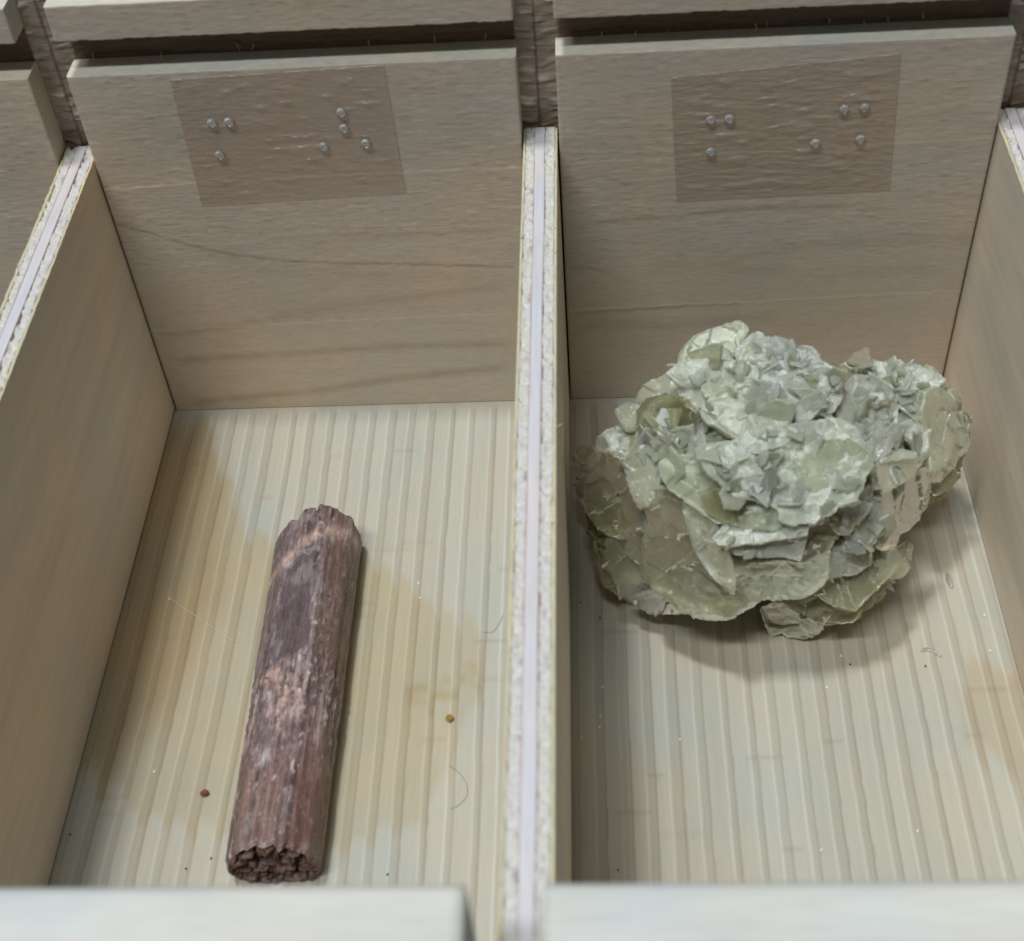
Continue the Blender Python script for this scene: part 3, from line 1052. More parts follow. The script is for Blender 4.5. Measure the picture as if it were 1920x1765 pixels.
# ------------------------------------------------------------------ green bladed mineral
def mineral(name, c_lo, c_hi, crust, crust_amt, transm, rough=0.34):
    m, nt, b = new_mat(name)
    v = coords_mm(nt, (1, 1, 1))
    n1 = noise(nt, v, 0.14, 5, 0.6)
    n2 = noise(nt, v, 0.55, 7, 0.72, 0.8)
    n3 = noise(nt, v, 2.6, 5, 0.65)
    a = N(nt, 'ShaderNodeAttribute')
    a.attribute_name = 'col'
    c = mix(nt, c_lo, c_hi, ramp(nt, n1, [(0.36, g(0)), (0.64, g(1))]))
    lo = 0.60 - 0.30 * crust_amt
    ck = ramp(nt, n2, [(lo, g(0.0)), (lo + 0.12, g(1.0))])
    wearm = N(nt, 'ShaderNodeMath', operation='MULTIPLY_ADD')          # chalky worn edges and step edges
    sepc = N(nt, 'ShaderNodeSeparateColor')
    nt.links.new(a.outputs['Color'], sepc.inputs[0])
    nt.links.new(sepc.outputs[0], wearm.inputs[0])
    wearm.inputs[1].default_value = 0.45
    wearm.inputs[2].default_value = 0.0
    ckm = N(nt, 'ShaderNodeMath', operation='MULTIPLY')
    nt.links.new(ck, ckm.inputs[0])
    ckm.inputs[1].default_value = 0.35 + 0.45 * crust_amt
    ckf = N(nt, 'ShaderNodeMath', operation='MAXIMUM')
    nt.links.new(wearm.outputs[0], ckf.inputs[0])
    nt.links.new(ckm.outputs[0], ckf.inputs[1])
    ckf = ckf.outputs[0]
    c = mix(nt, c, crust, ckf)
    c = mix(nt, c, ramp(nt, n3, [(0.30, g(0.90)), (0.55, g(1.0)), (0.80, g(1.08))]), 1.0, 'MULTIPLY')
    c = mix(nt, c, ramp(nt, sepc.outputs[1], [(0.2, g(0.84)), (0.5, g(1.02)), (0.8, g(1.18))]), 1.0, 'MULTIPLY')
    nt.links.new(c, b.inputs['Base Color'])
    inv = N(nt, 'ShaderNodeMath', operation='MULTIPLY_ADD')
    nt.links.new(ckf, inv.inputs[0])
    inv.inputs[1].default_value = -transm
    inv.inputs[2].default_value = transm
    nt.links.new(inv.outputs[0], b.inputs['Transmission Weight'])
    rr = N(nt, 'ShaderNodeMath', operation='MULTIPLY_ADD')
    nt.links.new(ckf, rr.inputs[0])
    rr.inputs[1].default_value = 0.35
    rr.inputs[2].default_value = rough
    nt.links.new(rr.outputs[0], b.inputs['Roughness'])
    b.inputs['IOR'].default_value = 1.50
    b.inputs['Subsurface Weight'].default_value = 0.6
    b.inputs['Subsurface Radius'].default_value = (0.0020, 0.0019, 0.0011)
    b.inputs['Subsurface Scale'].default_value = 1.0
    h = N(nt, 'ShaderNodeMath', operation='ADD')
    nt.links.new(n2, h.inputs[0])
    nt.links.new(n3, h.inputs[1])
    bump(nt, b, h.outputs[0], 0.16 + 0.45 * crust_amt, 0.28)
    return m


CR = (0.74, 0.78, 0.68)
M_PALE = mineral('pale_green_blade', (0.62, 0.64, 0.46), (0.74, 0.76, 0.60), CR, 0.15, 0.55, 0.12)
M_CRUST = mineral('chalky_crust_blade', (0.56, 0.58, 0.45), (0.70, 0.73, 0.60), (0.80, 0.83, 0.75), 0.30, 0.42, 0.13)
M_AMBER = mineral('amber_green_blade', (0.54, 0.53, 0.33), (0.68, 0.67, 0.47), CR, 0.0, 0.85, 0.08)
M_BROWN = mineral('brownish_clear_blade', (0.57, 0.57, 0.38), (0.71, 0.71, 0.52), CR, 0.06, 0.75, 0.09)
M_VIOLET = mineral('grey_violet_blade', (0.58, 0.59, 0.50), (0.72, 0.73, 0.64), CR, 0.15, 0.60, 0.10)
M_ROCKCORE = mineral('mineral_core', (0.24, 0.23, 0.13), (0.42, 0.41, 0.28), CR, 0.20, 0.0, 0.4)

ELL = []          # centre, radii of the rounded masses the blades grow from


def ell(u, v, z, r):
    ELL.append((onz(u, v, z), np.array(r, float)))


ell(1425, 880, 18.5, (21.5, 18.0, 18.3))
ell(1195, 985, 9.5, (8.0, 9.0, 9.3))
ell(1700, 830, 14.0, (8.5, 10.0, 13.8))
ell(1560, 1055, 10.0, (9.0, 8.0, 9.8))


def hit(u, v):
    d = ray(u, v)
    d = d / np.linalg.norm(d)
    best = None
    for c, r in ELL:
        o_ = (CAM - c) / r
        dd = d / r
        A, B, Cc = dd @ dd, 2 * o_ @ dd, o_ @ o_ - 1
        disc = B * B - 4 * A * Cc
        if disc > 0:
            t = (-B - math.sqrt(disc)) / (2 * A)
            if best is None or t < best[0]:
                best = (t, c, r)
    if best is None:                    # beside the mass: nearest approach to the closest ellipsoid
        for c, r in ELL:
            o_ = (CAM - c) / r
            dd = d / r
            t = -(o_ @ dd) / (dd @ dd)
            p = o_ + t * dd
            m_ = p @ p
            if best is None or m_ < best[3]:
                best = (t, c, r, m_)
    t, c, r = best[:3]
    P = CAM + d * t
    n = (P - c) / r ** 2
    return P, n / np.linalg.norm(n), -d


rock = tag(empty('bladed_mineral', (31, -30, 0)), 'pale green rosette mineral of overlapping scalloped blades filling its compartment', 'mineral')
ROCK0 = np.array([31.0, -30.0, 0.0])


def core():
    V, F, off = [], [], 0
    for i, (c, r) in enumerate(ELL):
        nu, nv = 130, 90
        U, W = np.meshgrid(np.linspace(0, 2 * math.pi, nu, endpoint=False), np.linspace(0.02, math.pi - 0.02, nv), indexing='ij')
        d = np.stack([np.cos(U) * np.sin(W), np.sin(U) * np.sin(W), np.cos(W)], -1).reshape(-1, 3)
        p = c + d * r * 0.90
        f1, f2, cid = cell(p * 0.30, 5 + i)
        disp = 1.6 * (cid - 0.5) + 0.9 * fbm(p * 0.5, 4, 3, 0.6) - 0.9 * sstep(0.15, 0, f2 - f1)
        p = p + d * disp[:, None]
        p[:, 2] = np.maximum(p[:, 2], 0.05)
        idx = (np.arange(nu)[:, None] * nv + np.arange(nv)[None, :]) + off
        j = np.roll(idx, -1, 0)
        F += np.stack([idx[:, :-1], idx[:, 1:], j[:, 1:], j[:, :-1]], -1).reshape(-1, 4).tolist()
        F.append([int(k) for k in idx[::-1, 0]])
        F.append([int(k) for k in idx[:, -1]])
        V.append(p)
        off += nu * nv
    mesh_obj('mineral_core', np.vstack(V) - ROCK0, F, M_ROCKCORE, rock, True, None, np.repeat([[0, 0.5, 0.5]], sum(len(x) for x in V), 0))


core()


BVH_V, BVH_F = [], []


def blade_mesh(name, outline, centre, n, thick, mat, seed, relief=0.25, ridges=5, bend=0.0, K=22, terr=1.0, fsize=3.0, ftilt=0.2):
    """outline: (N,3) points near a plane with normal n. The face is cleaved in steps and warped, the rim is thin."""
    Np = len(outline)
    thick = thick * 0.72
    ts = 1 - np.linspace(0, 1, K) ** 1.35
    ts[-1] = 0
    rad = np.linalg.norm(outline - centre, axis=1)
    R0 = rad.mean()
    r = np.random.default_rng(seed)
    ph = r.uniform(0, 6.28)
    sd = seed % 97
    # in-plane axes: cleavage steps run along one direction of the blade
    u = np.cross(n, r.normal(size=3))
    u /= np.linalg.norm(u)
    v = np.cross(n, u)
    slope = r.uniform(-0.05, 0.05, 2)
    P = (centre + (outline - centre)[:, None, :] * ts[None, :, None]).reshape(-1, 3)
    t = np.tile(ts, Np)
    q = P - centre
    lu, lv = q @ u, q @ v
    loc = np.stack([lu, lv, np.full(len(lu), seed * 1.37)], -1)
    # cleavage: flat parallel sheets that end in straight, ragged steps
    fld = 0.42 * fbm(loc * 0.40, 4, sd + 1, 0.6) + slope[0] * lu + slope[1] * lv
    for _k in range(3):
        an, of, am = r.uniform(0, math.pi), r.uniform(-0.6, 0.6) * R0, r.uniform(0.03, 0.10)
        fld = fld + am * np.abs(math.cos(an) * lu + math.sin(an) * lv - of)
    st = 0.50 * terr
    fl = np.floor(fld / st)
    fr = fld / st - fl
    h = (fl + sstep(0.84, 1.0, fr) + 0.12 * fr) * st * min(1.0, R0 / 4.0) * (0.55 + relief)
    h = h - np.mean(h)
    h = h + 0.35 * min(1.0, R0 / 5.0) * fbm(loc * 0.14, 2, sd)
    h = h + relief * 0.16 * fbm(loc * 1.2, 3, sd + 2, 0.65)
    rib = vnoise(np.stack([lu * 1.05 + 0.25 * lv, lv * 0.08, np.full(len(lu), seed)], -1), 11)
    h = h + relief * 0.16 * rib * t
    f_h, f_e, f_t = facets(loc + 0.4 * fbm(loc * 0.5, 2, 6)[:, None], fsize, seed, ftilt)
    h = h + f_h * sstep(1.0, 0.9, t)
    h = h - bend * t ** 2 * R0
    h = h * (0.5 + 0.5 * sstep(1.0, 0.8, t)) - 0.30 * thick * (t > 0.999)
    V0 = P + n * h[:, None]
    wear = sstep(0.965, 1.0, t + 0.03 * fbm(loc * 0.9, 3, 5)) * 0.4
    tone = 0.5 + 0.34 * (f_t - 0.5) * min(1, ftilt * 3) + 0.10 * (fl % 3 - 1)
    rim = centre + (outline - centre) * 0.965 - n * (0.75 * thick + bend * R0)
    inn = centre + (outline - centre) * 0.55 - n * (1.15 * thick + bend * 0.3 * R0)
    V = np.vstack([V0, rim, inn, [centre - n * 1.3 * thick]])
    idx = np.arange(Np)[:, None] * K + np.arange(K)[None, :]
    j = np.roll(idx, -1, 0)
    F = np.stack([idx[:, :-1], j[:, :-1], j[:, 1:], idx[:, 1:]], -1).reshape(-1, 4).tolist()
    nfront = len(F)
    b0 = Np * K
    b1 = b0 + Np
    F += [[b0 + i, b0 + (i + 1) % Np, ((i + 1) % Np) * K, i * K] for i in range(Np)]
    nrim = len(F)
    F += [[b1 + i, b1 + (i + 1) % Np, b0 + (i + 1) % Np, b0 + i] for i in range(Np)]
    F += [[(i + 1) % Np + b1, i + b1, b1 + Np] for i in range(Np)]
    V[:, 2] = np.maximum(V[:, 2], 0.03)
    w = np.r_[np.clip(wear, 0, 1), np.full(Np, 0.4), np.zeros(Np + 1)]
    tn = np.r_[tone, np.full(2 * Np + 1, 0.5)]
    off = sum(len(x) for x in BVH_V)
    BVH_V.append(V)
    BVH_F.extend([[a_ + off for a_ in f_] for f_ in F[:nfront:1]])
    return mesh_obj(name, V - ROCK0, F, mat, rock, True, list(range(nfront, nrim)), np.stack([w, tn, tn], -1))


def resample(pts, n):
    p = np.vstack([pts, pts[:1]])
    # round the corners slightly (one Chaikin pass)
    q = []
    for i in range(len(p) - 1):
        q.append(0.92 * p[i] + 0.08 * p[i + 1])
        q.append(0.08 * p[i] + 0.92 * p[i + 1])
    q = np.array(q + [q[0]])
    d = np.r_[0, np.cumsum(np.linalg.norm(np.diff(q, axis=0), axis=1))]
    t = np.linspace(0, d[-1], n, endpoint=False)
    return np.stack([np.interp(t, d, q[:, 0]), np.interp(t, d, q[:, 1])], -1), d[-1]


def traced(pts, mat, lift=0.0, w=0.55, tilt=(0, 0, 0), thick=1.5, scal=3.0, teeth=16.0, relief=0.28, bend=0.0, centre=None, ridges=5, grow=3.0, terr=1.0):
    traced.k += 1
    px = np.array([(1050 + x / 2.4, 580 + y / 2.4) for x, y in pts])
    cpx = px.mean(0) if centre is None else np.array([1050 + centre[0] / 2.4, 580 + centre[1] / 2.4])
    NO = 180
    out, per = resample(px, NO)
    rel = out - cpx
    rn = rel / (np.linalg.norm(rel, axis=1)[:, None] + 1e-6)
    arc = np.arange(NO) / NO * per
    nper = max(3, round(per / teeth))
    loop = np.arange(NO) / NO * 2 * math.pi
    ring = np.stack([np.cos(loop) * per / 60.0, np.sin(loop) * per / 60.0, np.full(NO, traced.k * 3.3)], -1)
    wav = fbm(ring, 3, 9, 0.6)
    kn = max(8, int(per / 17))
    rk = np.random.default_rng(800 + traced.k)
    kp = np.sort(rk.uniform(0, 1, kn))
    kv = rk.uniform(-1, 1, kn)
    jag = np.interp(np.arange(NO) / NO, kp, kv, period=1.0)            # straight broken edges between random corners
    sc = np.abs(np.sin(loop * nper / 2 + 1.8 * wav)) - 0.6
    out = out + rn * (1.1 * scal * sc * (0.4 + 0.8 * np.abs(wav)) + 1.15 * scal * jag + 0.35 * scal * fbm(ring * 7, 2, 4) + grow)[:, None]
    P, en, vd = hit(*cpx)
    P = P + vd * lift
    n = en * w + vd * (1 - w) + 1.3 * np.array(tilt) + np.random.default_rng(700 + traced.k).uniform(-0.22, 0.22, 3)
    n = n / np.linalg.norm(n)
    while n @ vd < 0.42:
        n = n + 0.15 * vd
        n = n / np.linalg.norm(n)
    o3 = []
    for u, v in out:
        d = ray(u, v)
        o3.append(CAM + d * ((P - CAM) @ n) / (d @ n))
    return blade_mesh('blade', np.array(o3), P, n, thick, mat, 100 + traced.k, relief, ridges, bend, 32, terr, *FAC[mat.name])


traced.k = 0
FAC = {M_PALE.name: (5.0, 0.10), M_CRUST.name: (3.2, 0.24), M_AMBER.name: (7.0, 0.06), M_BROWN.name: (5.0, 0.08), M_VIOLET.name: (3.0, 0.24), M_ROCKCORE.name: (3, 0.3)}

# blades seen in the photograph (outlines in the enlarged view), from the back to the front
traced([(1300, 238), (1330, 200), (1390, 175), (1383, 205), (1410, 240), (1360, 262)], M_BROWN, -2, thick=0.8, scal=2)
traced([(1250, 262), (1340, 232), (1450, 236), (1600, 250), (1700, 290), (1735, 322), (1690, 365), (1600, 370), (1480, 330), (1350, 310)], M_CRUST, 0, tilt=(0, 0.1, 0.5), scal=4, teeth=9, relief=0.6)
traced([(535, 245), (545, 200), (600, 130), (680, 95), (760, 65), (800, 54), (835, 75), (840, 100), (815, 150), (790, 200), (720, 240), (640, 260), (580, 260)], M_PALE, 0.5, w=0.3, tilt=(-0.1, -0.1, 0.3), thick=1.6, scal=2.0, relief=0.2)
traced([(800, 190), (870, 120), (900, 107), (950, 125), (1000, 135), (1050, 165), (1130, 170), (1160, 195), (1180, 240), (1080, 270), (1000, 280), (900, 280), (800, 260)], M_CRUST, -0.5, tilt=(0, 0, 0.4), scal=3, teeth=9, relief=0.7)
traced([(480, 300), (560, 240), (700, 225), (850, 230), (1000, 240), (1180, 240), (1290, 300), (1250, 380), (1100, 370), (950, 350), (800, 340), (640, 350), (540, 350)], M_CRUST, 0.3, tilt=(0, -0.1, 0.5), scal=4, teeth=9, relief=0.8)
traced([(430, 312), (520, 272), (570, 285), (590, 340), (520, 390), (440, 420), (350, 410), (365, 360)], M_PALE, 0, tilt=(-0.3, 0, 0.2), scal=3, teeth=12, relief=0.4)
traced([(1650, 380), (1700, 350), (1750, 375), (1790, 420), (1815, 500), (1835, 560), (1845, 610), (1805, 670), (1775, 715), (1710, 770), (1655, 760), (1640, 620), (1630, 480)], M_BROWN, 0.3, w=0.6, tilt=(0.25, 0, 0), thick=2.2, scal=4, teeth=22, relief=0.35)
traced([(1690, 420), (1740, 430), (1770, 500), (1785, 580), (1770, 660), (1700, 730), (1660, 740), (1650, 600), (1655, 470)], M_BROWN, 1.2, w=0.6, tilt=(0.2, 0, 0), thick=1.4, scal=4, teeth=18, relief=0.3)
traced([(1660, 750), (1770, 715), (1800, 740), (1765, 795), (1690, 840), (1660, 810)], M_BROWN, -1, w=0.5, thick=1.5, scal=3)
traced([(1260, 380), (1330, 300), (1440, 310), (1500, 400), (1520, 540), (1480, 640), (1400, 690), (1330, 600), (1260, 480)], M_VIOLET, 0.2, w=0.7, tilt=(0.2, 0, 0.2), scal=3, teeth=12, relief=0.5)
traced([(1540, 430), (1570, 330), (1640, 330), (1665, 420), (1665, 640), (1620, 680), (1560, 600), (1520, 520)], M_CRUST, 0.8, w=0.6, tilt=(0.1, -0.1, 0.2), scal=4, teeth=9, relief=0.7)
traced([(1450, 315), (1545, 282), (1556, 420), (1525, 405), (1480, 370)], M_AMBER, 1.0, w=0.4, thick=0.8, scal=1.0)
traced([(255, 450), (290, 428), (350, 432), (372, 480), (360, 530), (300, 545), (262, 500)], M_PALE, -0.5, w=0.5, tilt=(-0.1, 0, 0.2), thick=1.2, scal=2)
traced([(355, 455), (400, 405), (470, 385), (570, 405), (630, 470), (610, 560), (540, 610), (500, 640), (430, 640), (375, 580), (345, 520)], M_AMBER, 0, w=0.6, tilt=(-0.2, -0.1, 0.1), thick=1.5, scal=2.5, relief=0.3)
traced([(350, 520), (372, 470), (420, 500), (480, 570), (545, 655), (500, 660), (440, 650), (390, 590)], M_AMBER, 1.2, w=0.4, tilt=(-0.4, 0, 0.1), thick=0.9, scal=1.5, relief=0.15)
traced([(370, 480), (395, 470), (450, 520), (520, 600), (560, 650), (530, 660), (450, 570)], M_BROWN, 2.0, w=0.3, tilt=(-0.4, 0, 0.2), thick=0.7, scal=1.2, relief=0.12)
traced([(60, 650), (90, 613), (135, 622), (175, 660), (170, 740), (110, 800), (70, 745), (54, 690)], M_AMBER, -1.0, w=0.5, tilt=(-0.2, 0, 0), thick=1.3, scal=3, teeth=14)
traced([(55, 790), (110, 782), (150, 850), (120, 890), (88, 842)], M_AMBER, -1.5, w=0.4, thick=0.8, scal=1.5)
traced([(160, 628), (175, 580), (215, 550), (275, 535), (345, 560), (370, 620), (330, 680), (250, 690), (190, 660)], M_CRUST, -0.3, w=0.6, tilt=(-0.1, 0, 0.4), scal=4, teeth=9, relief=0.7)
traced([(130, 662), (190, 640), (250, 650), (290, 690), (305, 745), (320, 800), (345, 870), (400, 960), (390, 1000), (320, 1020), (260, 1025), (200, 1005), (140, 950), (105, 880), (108, 800), (118, 720)], M_AMBER, 0.6, w=0.55, tilt=(-0.15, -0.1, 0), thick=1.8, scal=3.5, teeth=16, relief=0.35)
traced([(105, 860), (200, 850), (320, 880), (395, 960), (390, 1010), (320, 1020), (230, 1020), (160, 980), (120, 920)], M_AMBER, 1.4, w=0.5, tilt=(-0.15, -0.2, 0), thick=1.2, scal=4, teeth=14, relief=0.35)
traced([(298, 690), (350, 595), (410, 620), (455, 690), (450, 760), (440, 800), (400, 880), (360, 900), (325, 820), (300, 750)], M_PALE, 1.0, w=0.6, tilt=(-0.25, 0, 0.1), thick=1.3, scal=3, teeth=13, relief=0.4)
traced([(195, 1085), (230, 1030), (300, 1005), (390, 990), (420, 1100), (420, 1200), (330, 1240), (262, 1228), (240, 1215), (203, 1165)], M_BROWN, 0.6, w=0.5, tilt=(-0.1, -0.1, 0), thick=1.8, scal=5, teeth=20, relief=0.4)
traced([(150, 1000), (220, 1000), (240, 1080), (230, 1200), (260, 1280), (190, 1240), (160, 1120)], M_AMBER, -1.5, w=0.5, thick=1.2, scal=3)
traced([(245, 1235), (300, 1195), (420, 1200), (480, 1290), (440, 1320), (350, 1318), (280, 1303), (250, 1270)], M_BROWN, 0.6, w=0.5, tilt=(0, -0.2, 0), thick=1.5, scal=4, teeth=14)
traced([(328, 1300), (440, 1270), (540, 1310), (560, 1362), (470, 1378), (400, 1368), (345, 1342)], M_BROWN, 0.2, w=0.5, tilt=(0, -0.2, 0), thick=1.5, scal=4, teeth=13)
traced([(900, 1350), (1000, 1300), (1120, 1280), (1165, 1305), (1193, 1370), (1197, 1412), (1162, 1462), (1100, 1477), (1030, 1472), (1000, 1457), (958, 1467), (930, 1440)], M_BROWN, 0.5, w=0.3, tilt=(0, -0.3, 0), thick=1.4, scal=3.5, teeth=14)
traced([(1180, 1370), (1230, 1310), (1320, 1330), (1355, 1365), (1325, 1402), (1255, 1415), (1200, 1424)], M_AMBER, -0.5, w=0.3, tilt=(0, -0.2, 0), thick=1.2, scal=3)
traced([(1500, 1090), (1560, 1048), (1588, 1068), (1566, 1152)], M_BROWN, -1, w=0.3, thick=0.8, scal=1)
traced([(1420, 1060), (1500, 1040), (1540, 1110), (1575, 1160), (1540, 1205), (1480, 1200), (1430, 1150)], M_BROWN, -0.3, w=0.4, tilt=(0.2, 0, 0.1), thick=1.2, scal=2.5)
traced([(1140, 1272), (1200, 1170), (1350, 1160), (1450, 1130), (1530, 1140), (1500, 1195), (1480, 1212), (1400, 1275), (1335, 1352), (1270, 1342), (1200, 1312)], M_BROWN, 0.4, w=0.4, tilt=(0.1, -0.15, 0.1), thick=1.6, scal=3.5, teeth=14)
traced([(1420, 830), (1540, 780), (1610, 735), (1655, 715), (1668, 790), (1653, 870), (1612, 950), (1562, 982), (1512, 1012), (1490, 1075), (1430, 1080), (1400, 960)], M_AMBER, 0.5, w=0.6, tilt=(0.25, 0, 0), thick=1.6, scal=4, teeth=17, relief=0.35)
traced([(1330, 830), (1420, 790), (1450, 880), (1440, 980), (1420, 1050), (1350, 1070), (1310, 980)], M_VIOLET, 1.0, w=0.5, tilt=(0.3, 0, 0), thick=1.3, scal=3, relief=0.4)
traced([(1400, 730), (1450, 655), (1530, 628), (1600, 638), (1625, 690), (1585, 755), (1480, 815), (1410, 800)], M_BROWN, 1.4, w=0.5, tilt=(0.2, 0, 0.25), thick=1.4, scal=3.5, teeth=12, relief=0.45)
traced([(1440, 668), (1530, 636), (1600, 645), (1590, 665), (1520, 670), (1450, 690)], M_PALE, 2.4, w=0.4, tilt=(0.1, 0.1, 0.5), thick=0.9, scal=2)
traced([(1200, 1080), (1290, 1040), (1410, 1030), (1400, 1140), (1320, 1195), (1230, 1190), (1205, 1150)], M_VIOLET, 1.0, w=0.4, tilt=(0.1, -0.1, 0.1), thick=1.3, scal=3, teeth=9, relief=0.6)
traced([(1100, 990), (1180, 930), (1240, 890), (1345, 870), (1335, 960), (1320, 1010), (1250, 1020), (1210, 1060), (1215, 1180), (1190, 1240), (1100, 1290), (1080, 1160), (1060, 1060)], M_AMBER, 0.8, w=0.5, tilt=(0.1, -0.2, 0), thick=1.8, scal=4, teeth=14, relief=0.45)
traced([(1215, 900), (1335, 872), (1337, 950), (1310, 1002), (1250, 1010), (1220, 960)], M_AMBER, 2.0, w=0.4, tilt=(0.15, -0.1, 0.1), thick=1.0, scal=2.5, teeth=12)
# big lower-left ribbed blade
traced([(385, 850), (450, 795), (520, 805), (570, 860), (600, 950), (620, 1010), (660, 1110), (720, 1200), (790, 1250), (860, 1320), (850, 1335), (760, 1383), (700, 1397), (640, 1392), (560, 1362), (500, 1312), (440, 1272), (402, 1222), (385, 1170), (370, 1090), (380, 1000), (395, 960), (383, 900)],
       M_BROWN, 1.4, w=0.5, tilt=(-0.2, -0.15, 0), thick=2.2, scal=4.5, teeth=15, relief=0.5, centre=(560, 1130), ridges=9)
traced([(560, 1340), (700, 1300), (850, 1290), (880, 1330), (770, 1385), (700, 1400), (640, 1395)], M_AMBER, 1.8, w=0.4, tilt=(-0.1, -0.3, 0), thick=1.2, scal=3)
# lower central blade
traced([(690, 1180), (780, 1130), (860, 1140), (1000, 1140), (1090, 1150), (1205, 1110), (1210, 1180), (1190, 1235), (1110, 1285), (1060, 1305), (950, 1302), (860, 1322), (780, 1292), (740, 1255)],
       M_PALE, 2.4, w=0.45, tilt=(0, -0.25, 0), thick=1.8, scal=3.5, teeth=12, relief=0.35)
# smooth folded blade left of the middle
traced([(440, 690), (500, 655), (600, 660), (720, 740), (800, 800), (900, 840), (1010, 860), (1010, 960), (960, 1000), (830, 980), (760, 960), (700, 960), (620, 900), (560, 860), (500, 820), (455, 760)],
       M_PALE, 2.2, w=0.5, tilt=(-0.1, -0.2, 0.2), thick=1.8, scal=1.8, teeth=30, relief=0.18, bend=0.02)
traced([(560, 860), (620, 880), (690, 960), (730, 1050), (760, 1130), (782, 1250), (760, 1258), (700, 1222), (650, 1160), (608, 1080), (578, 990), (555, 910)],
       M_PALE, 3.0, w=0.45, tilt=(-0.35, -0.1, 0.1), thick=1.5, scal=1.0, teeth=30, relief=0.12, bend=0.03)
traced([(620, 820), (700, 800), (900, 850), (1040, 860), (1050, 950), (1000, 985), (840, 970), (740, 960), (680, 920)], M_AMBER, 2.9, w=0.4, tilt=(0, -0.5, 0.1), thick=1.0, scal=1.5, relief=0.12)
# white bar
traced([(690, 1030), (735, 985), (760, 938), (800, 958), (900, 975), (1000, 968), (1105, 980), (1110, 1015), (1000, 1030), (900, 1040), (780, 1060), (715, 1060)], M_CRUST, 4.0, w=0.4, tilt=(0, 0, 0.6), thick=1.6, scal=2.5, teeth=10, relief=0.35)
traced([(740, 1050), (900, 1030), (1105, 1000), (1100, 1060), (1075, 1132), (1000, 1112), (900, 1112), (790, 1102)], M_VIOLET, 3.6, w=0.3, tilt=(0, -0.4, 0.1), thick=1.6, scal=2.5, teeth=9, relief=0.35)
# upper dome
traced([(635, 450), (680, 390), (760, 350), (860, 332), (960, 345), (1045, 390), (1060, 450), (1010, 510), (900, 545), (800, 570), (740, 540), (660, 495)], M_PALE, 1.6, w=0.8, tilt=(0, 0, 0.1), thick=2.4, scal=3.0, teeth=18, relief=0.45, bend=0.10)
traced([(530, 340), (580, 330), (640, 380), (650, 430), (600, 450), (545, 400)], M_PALE, 1.2, w=0.6, tilt=(-0.2, 0, 0.2), thick=1.2, scal=2.5)
traced([(640, 350), (700, 310), (780, 320), (800, 350), (740, 385), (660, 390)], M_PALE, 1.4, w=0.6, tilt=(0, 0.2, 0.2), thick=1.0, scal=2.5)
traced([(1000, 335), (1080, 293), (1155, 308), (1170, 340), (1080, 395), (1015, 375)], M_AMBER, 1.8, w=0.6, tilt=(0, -0.1, 0.2), thick=1.0, scal=1.5, relief=0.12)
traced([(1055, 425), (1120, 398), (1180, 360), (1218, 358), (1190, 420), (1125, 505), (1060, 515)], M_CRUST, 2.2, w=0.5, tilt=(0.1, -0.3, 0.1), thick=1.0, scal=1.2, relief=0.15)
traced([(1180, 360), (1250, 350), (1270, 400), (1230, 460), (1170, 470)], M_CRUST, 1.3, w=0.6, thick=1.2, scal=3, relief=0.5)
# dark hollow and its pale filling
traced([(495, 555), (545, 540), (590, 555), (585, 610), (545, 640), (505, 600)], M_CRUST, 0.5, w=0.4, tilt=(0.3, -0.2, 0.2), thick=1.0, scal=2.5, relief=0.4)
traced([(585, 590), (625, 550), (660, 590), (650, 660), (590, 680), (570, 640)], M_VIOLET, 1.0, w=0.5, tilt=(-0.3, 0, 0), thick=1.2, scal=3)
# big central blade
traced([(625, 680), (660, 620), (800, 590), (900, 560), (1000, 540), (1100, 500), (1230, 490), (1320, 520), (1385, 620), (1405, 700), (1375, 745), (1345, 835), (1330, 872), (1250, 892), (1180, 932), (1100, 962), (990, 960), (985, 890), (860, 855), (770, 832), (722, 782), (660, 735)],
       M_CRUST, 3.0, w=0.65, tilt=(0, -0.05, 0.15), thick=2.2, scal=4.0, teeth=14, relief=0.55, bend=0.03, centre=(1040, 730), ridges=7)
traced([(1050, 660), (1150, 600), (1300, 590), (1390, 650), (1395, 710), (1340, 820), (1250, 870), (1150, 850), (1080, 780)], M_PALE, 3.7, w=0.6, tilt=(0.1, -0.05, 0.15), thick=1.2, scal=3, teeth=16, relief=0.3)
traced([(640, 690), (720, 640), (850, 640), (950, 700), (930, 800), (860, 845), (770, 825), (720, 780), (660, 740)], M_CRUST, 3.9, w=0.5, tilt=(-0.1, -0.15, 0.25), thick=1.3, scal=5, teeth=9, relief=0.7)
traced([(800, 590), (860, 540), (960, 530), (1040, 520), (1060, 570), (980, 620), (880, 640), (820, 630)], M_CRUST, 3.2, w=0.5, tilt=(0, 0.1, 0.3), thick=1.2, scal=3.5, teeth=10, relief=0.5)
traced([(980, 880), (1080, 840), (1200, 850), (1180, 920), (1100, 958), (995, 958)], M_PALE, 4.0, w=0.5, tilt=(0, -0.2, 0.1), thick=1.0, scal=2, relief=0.25)


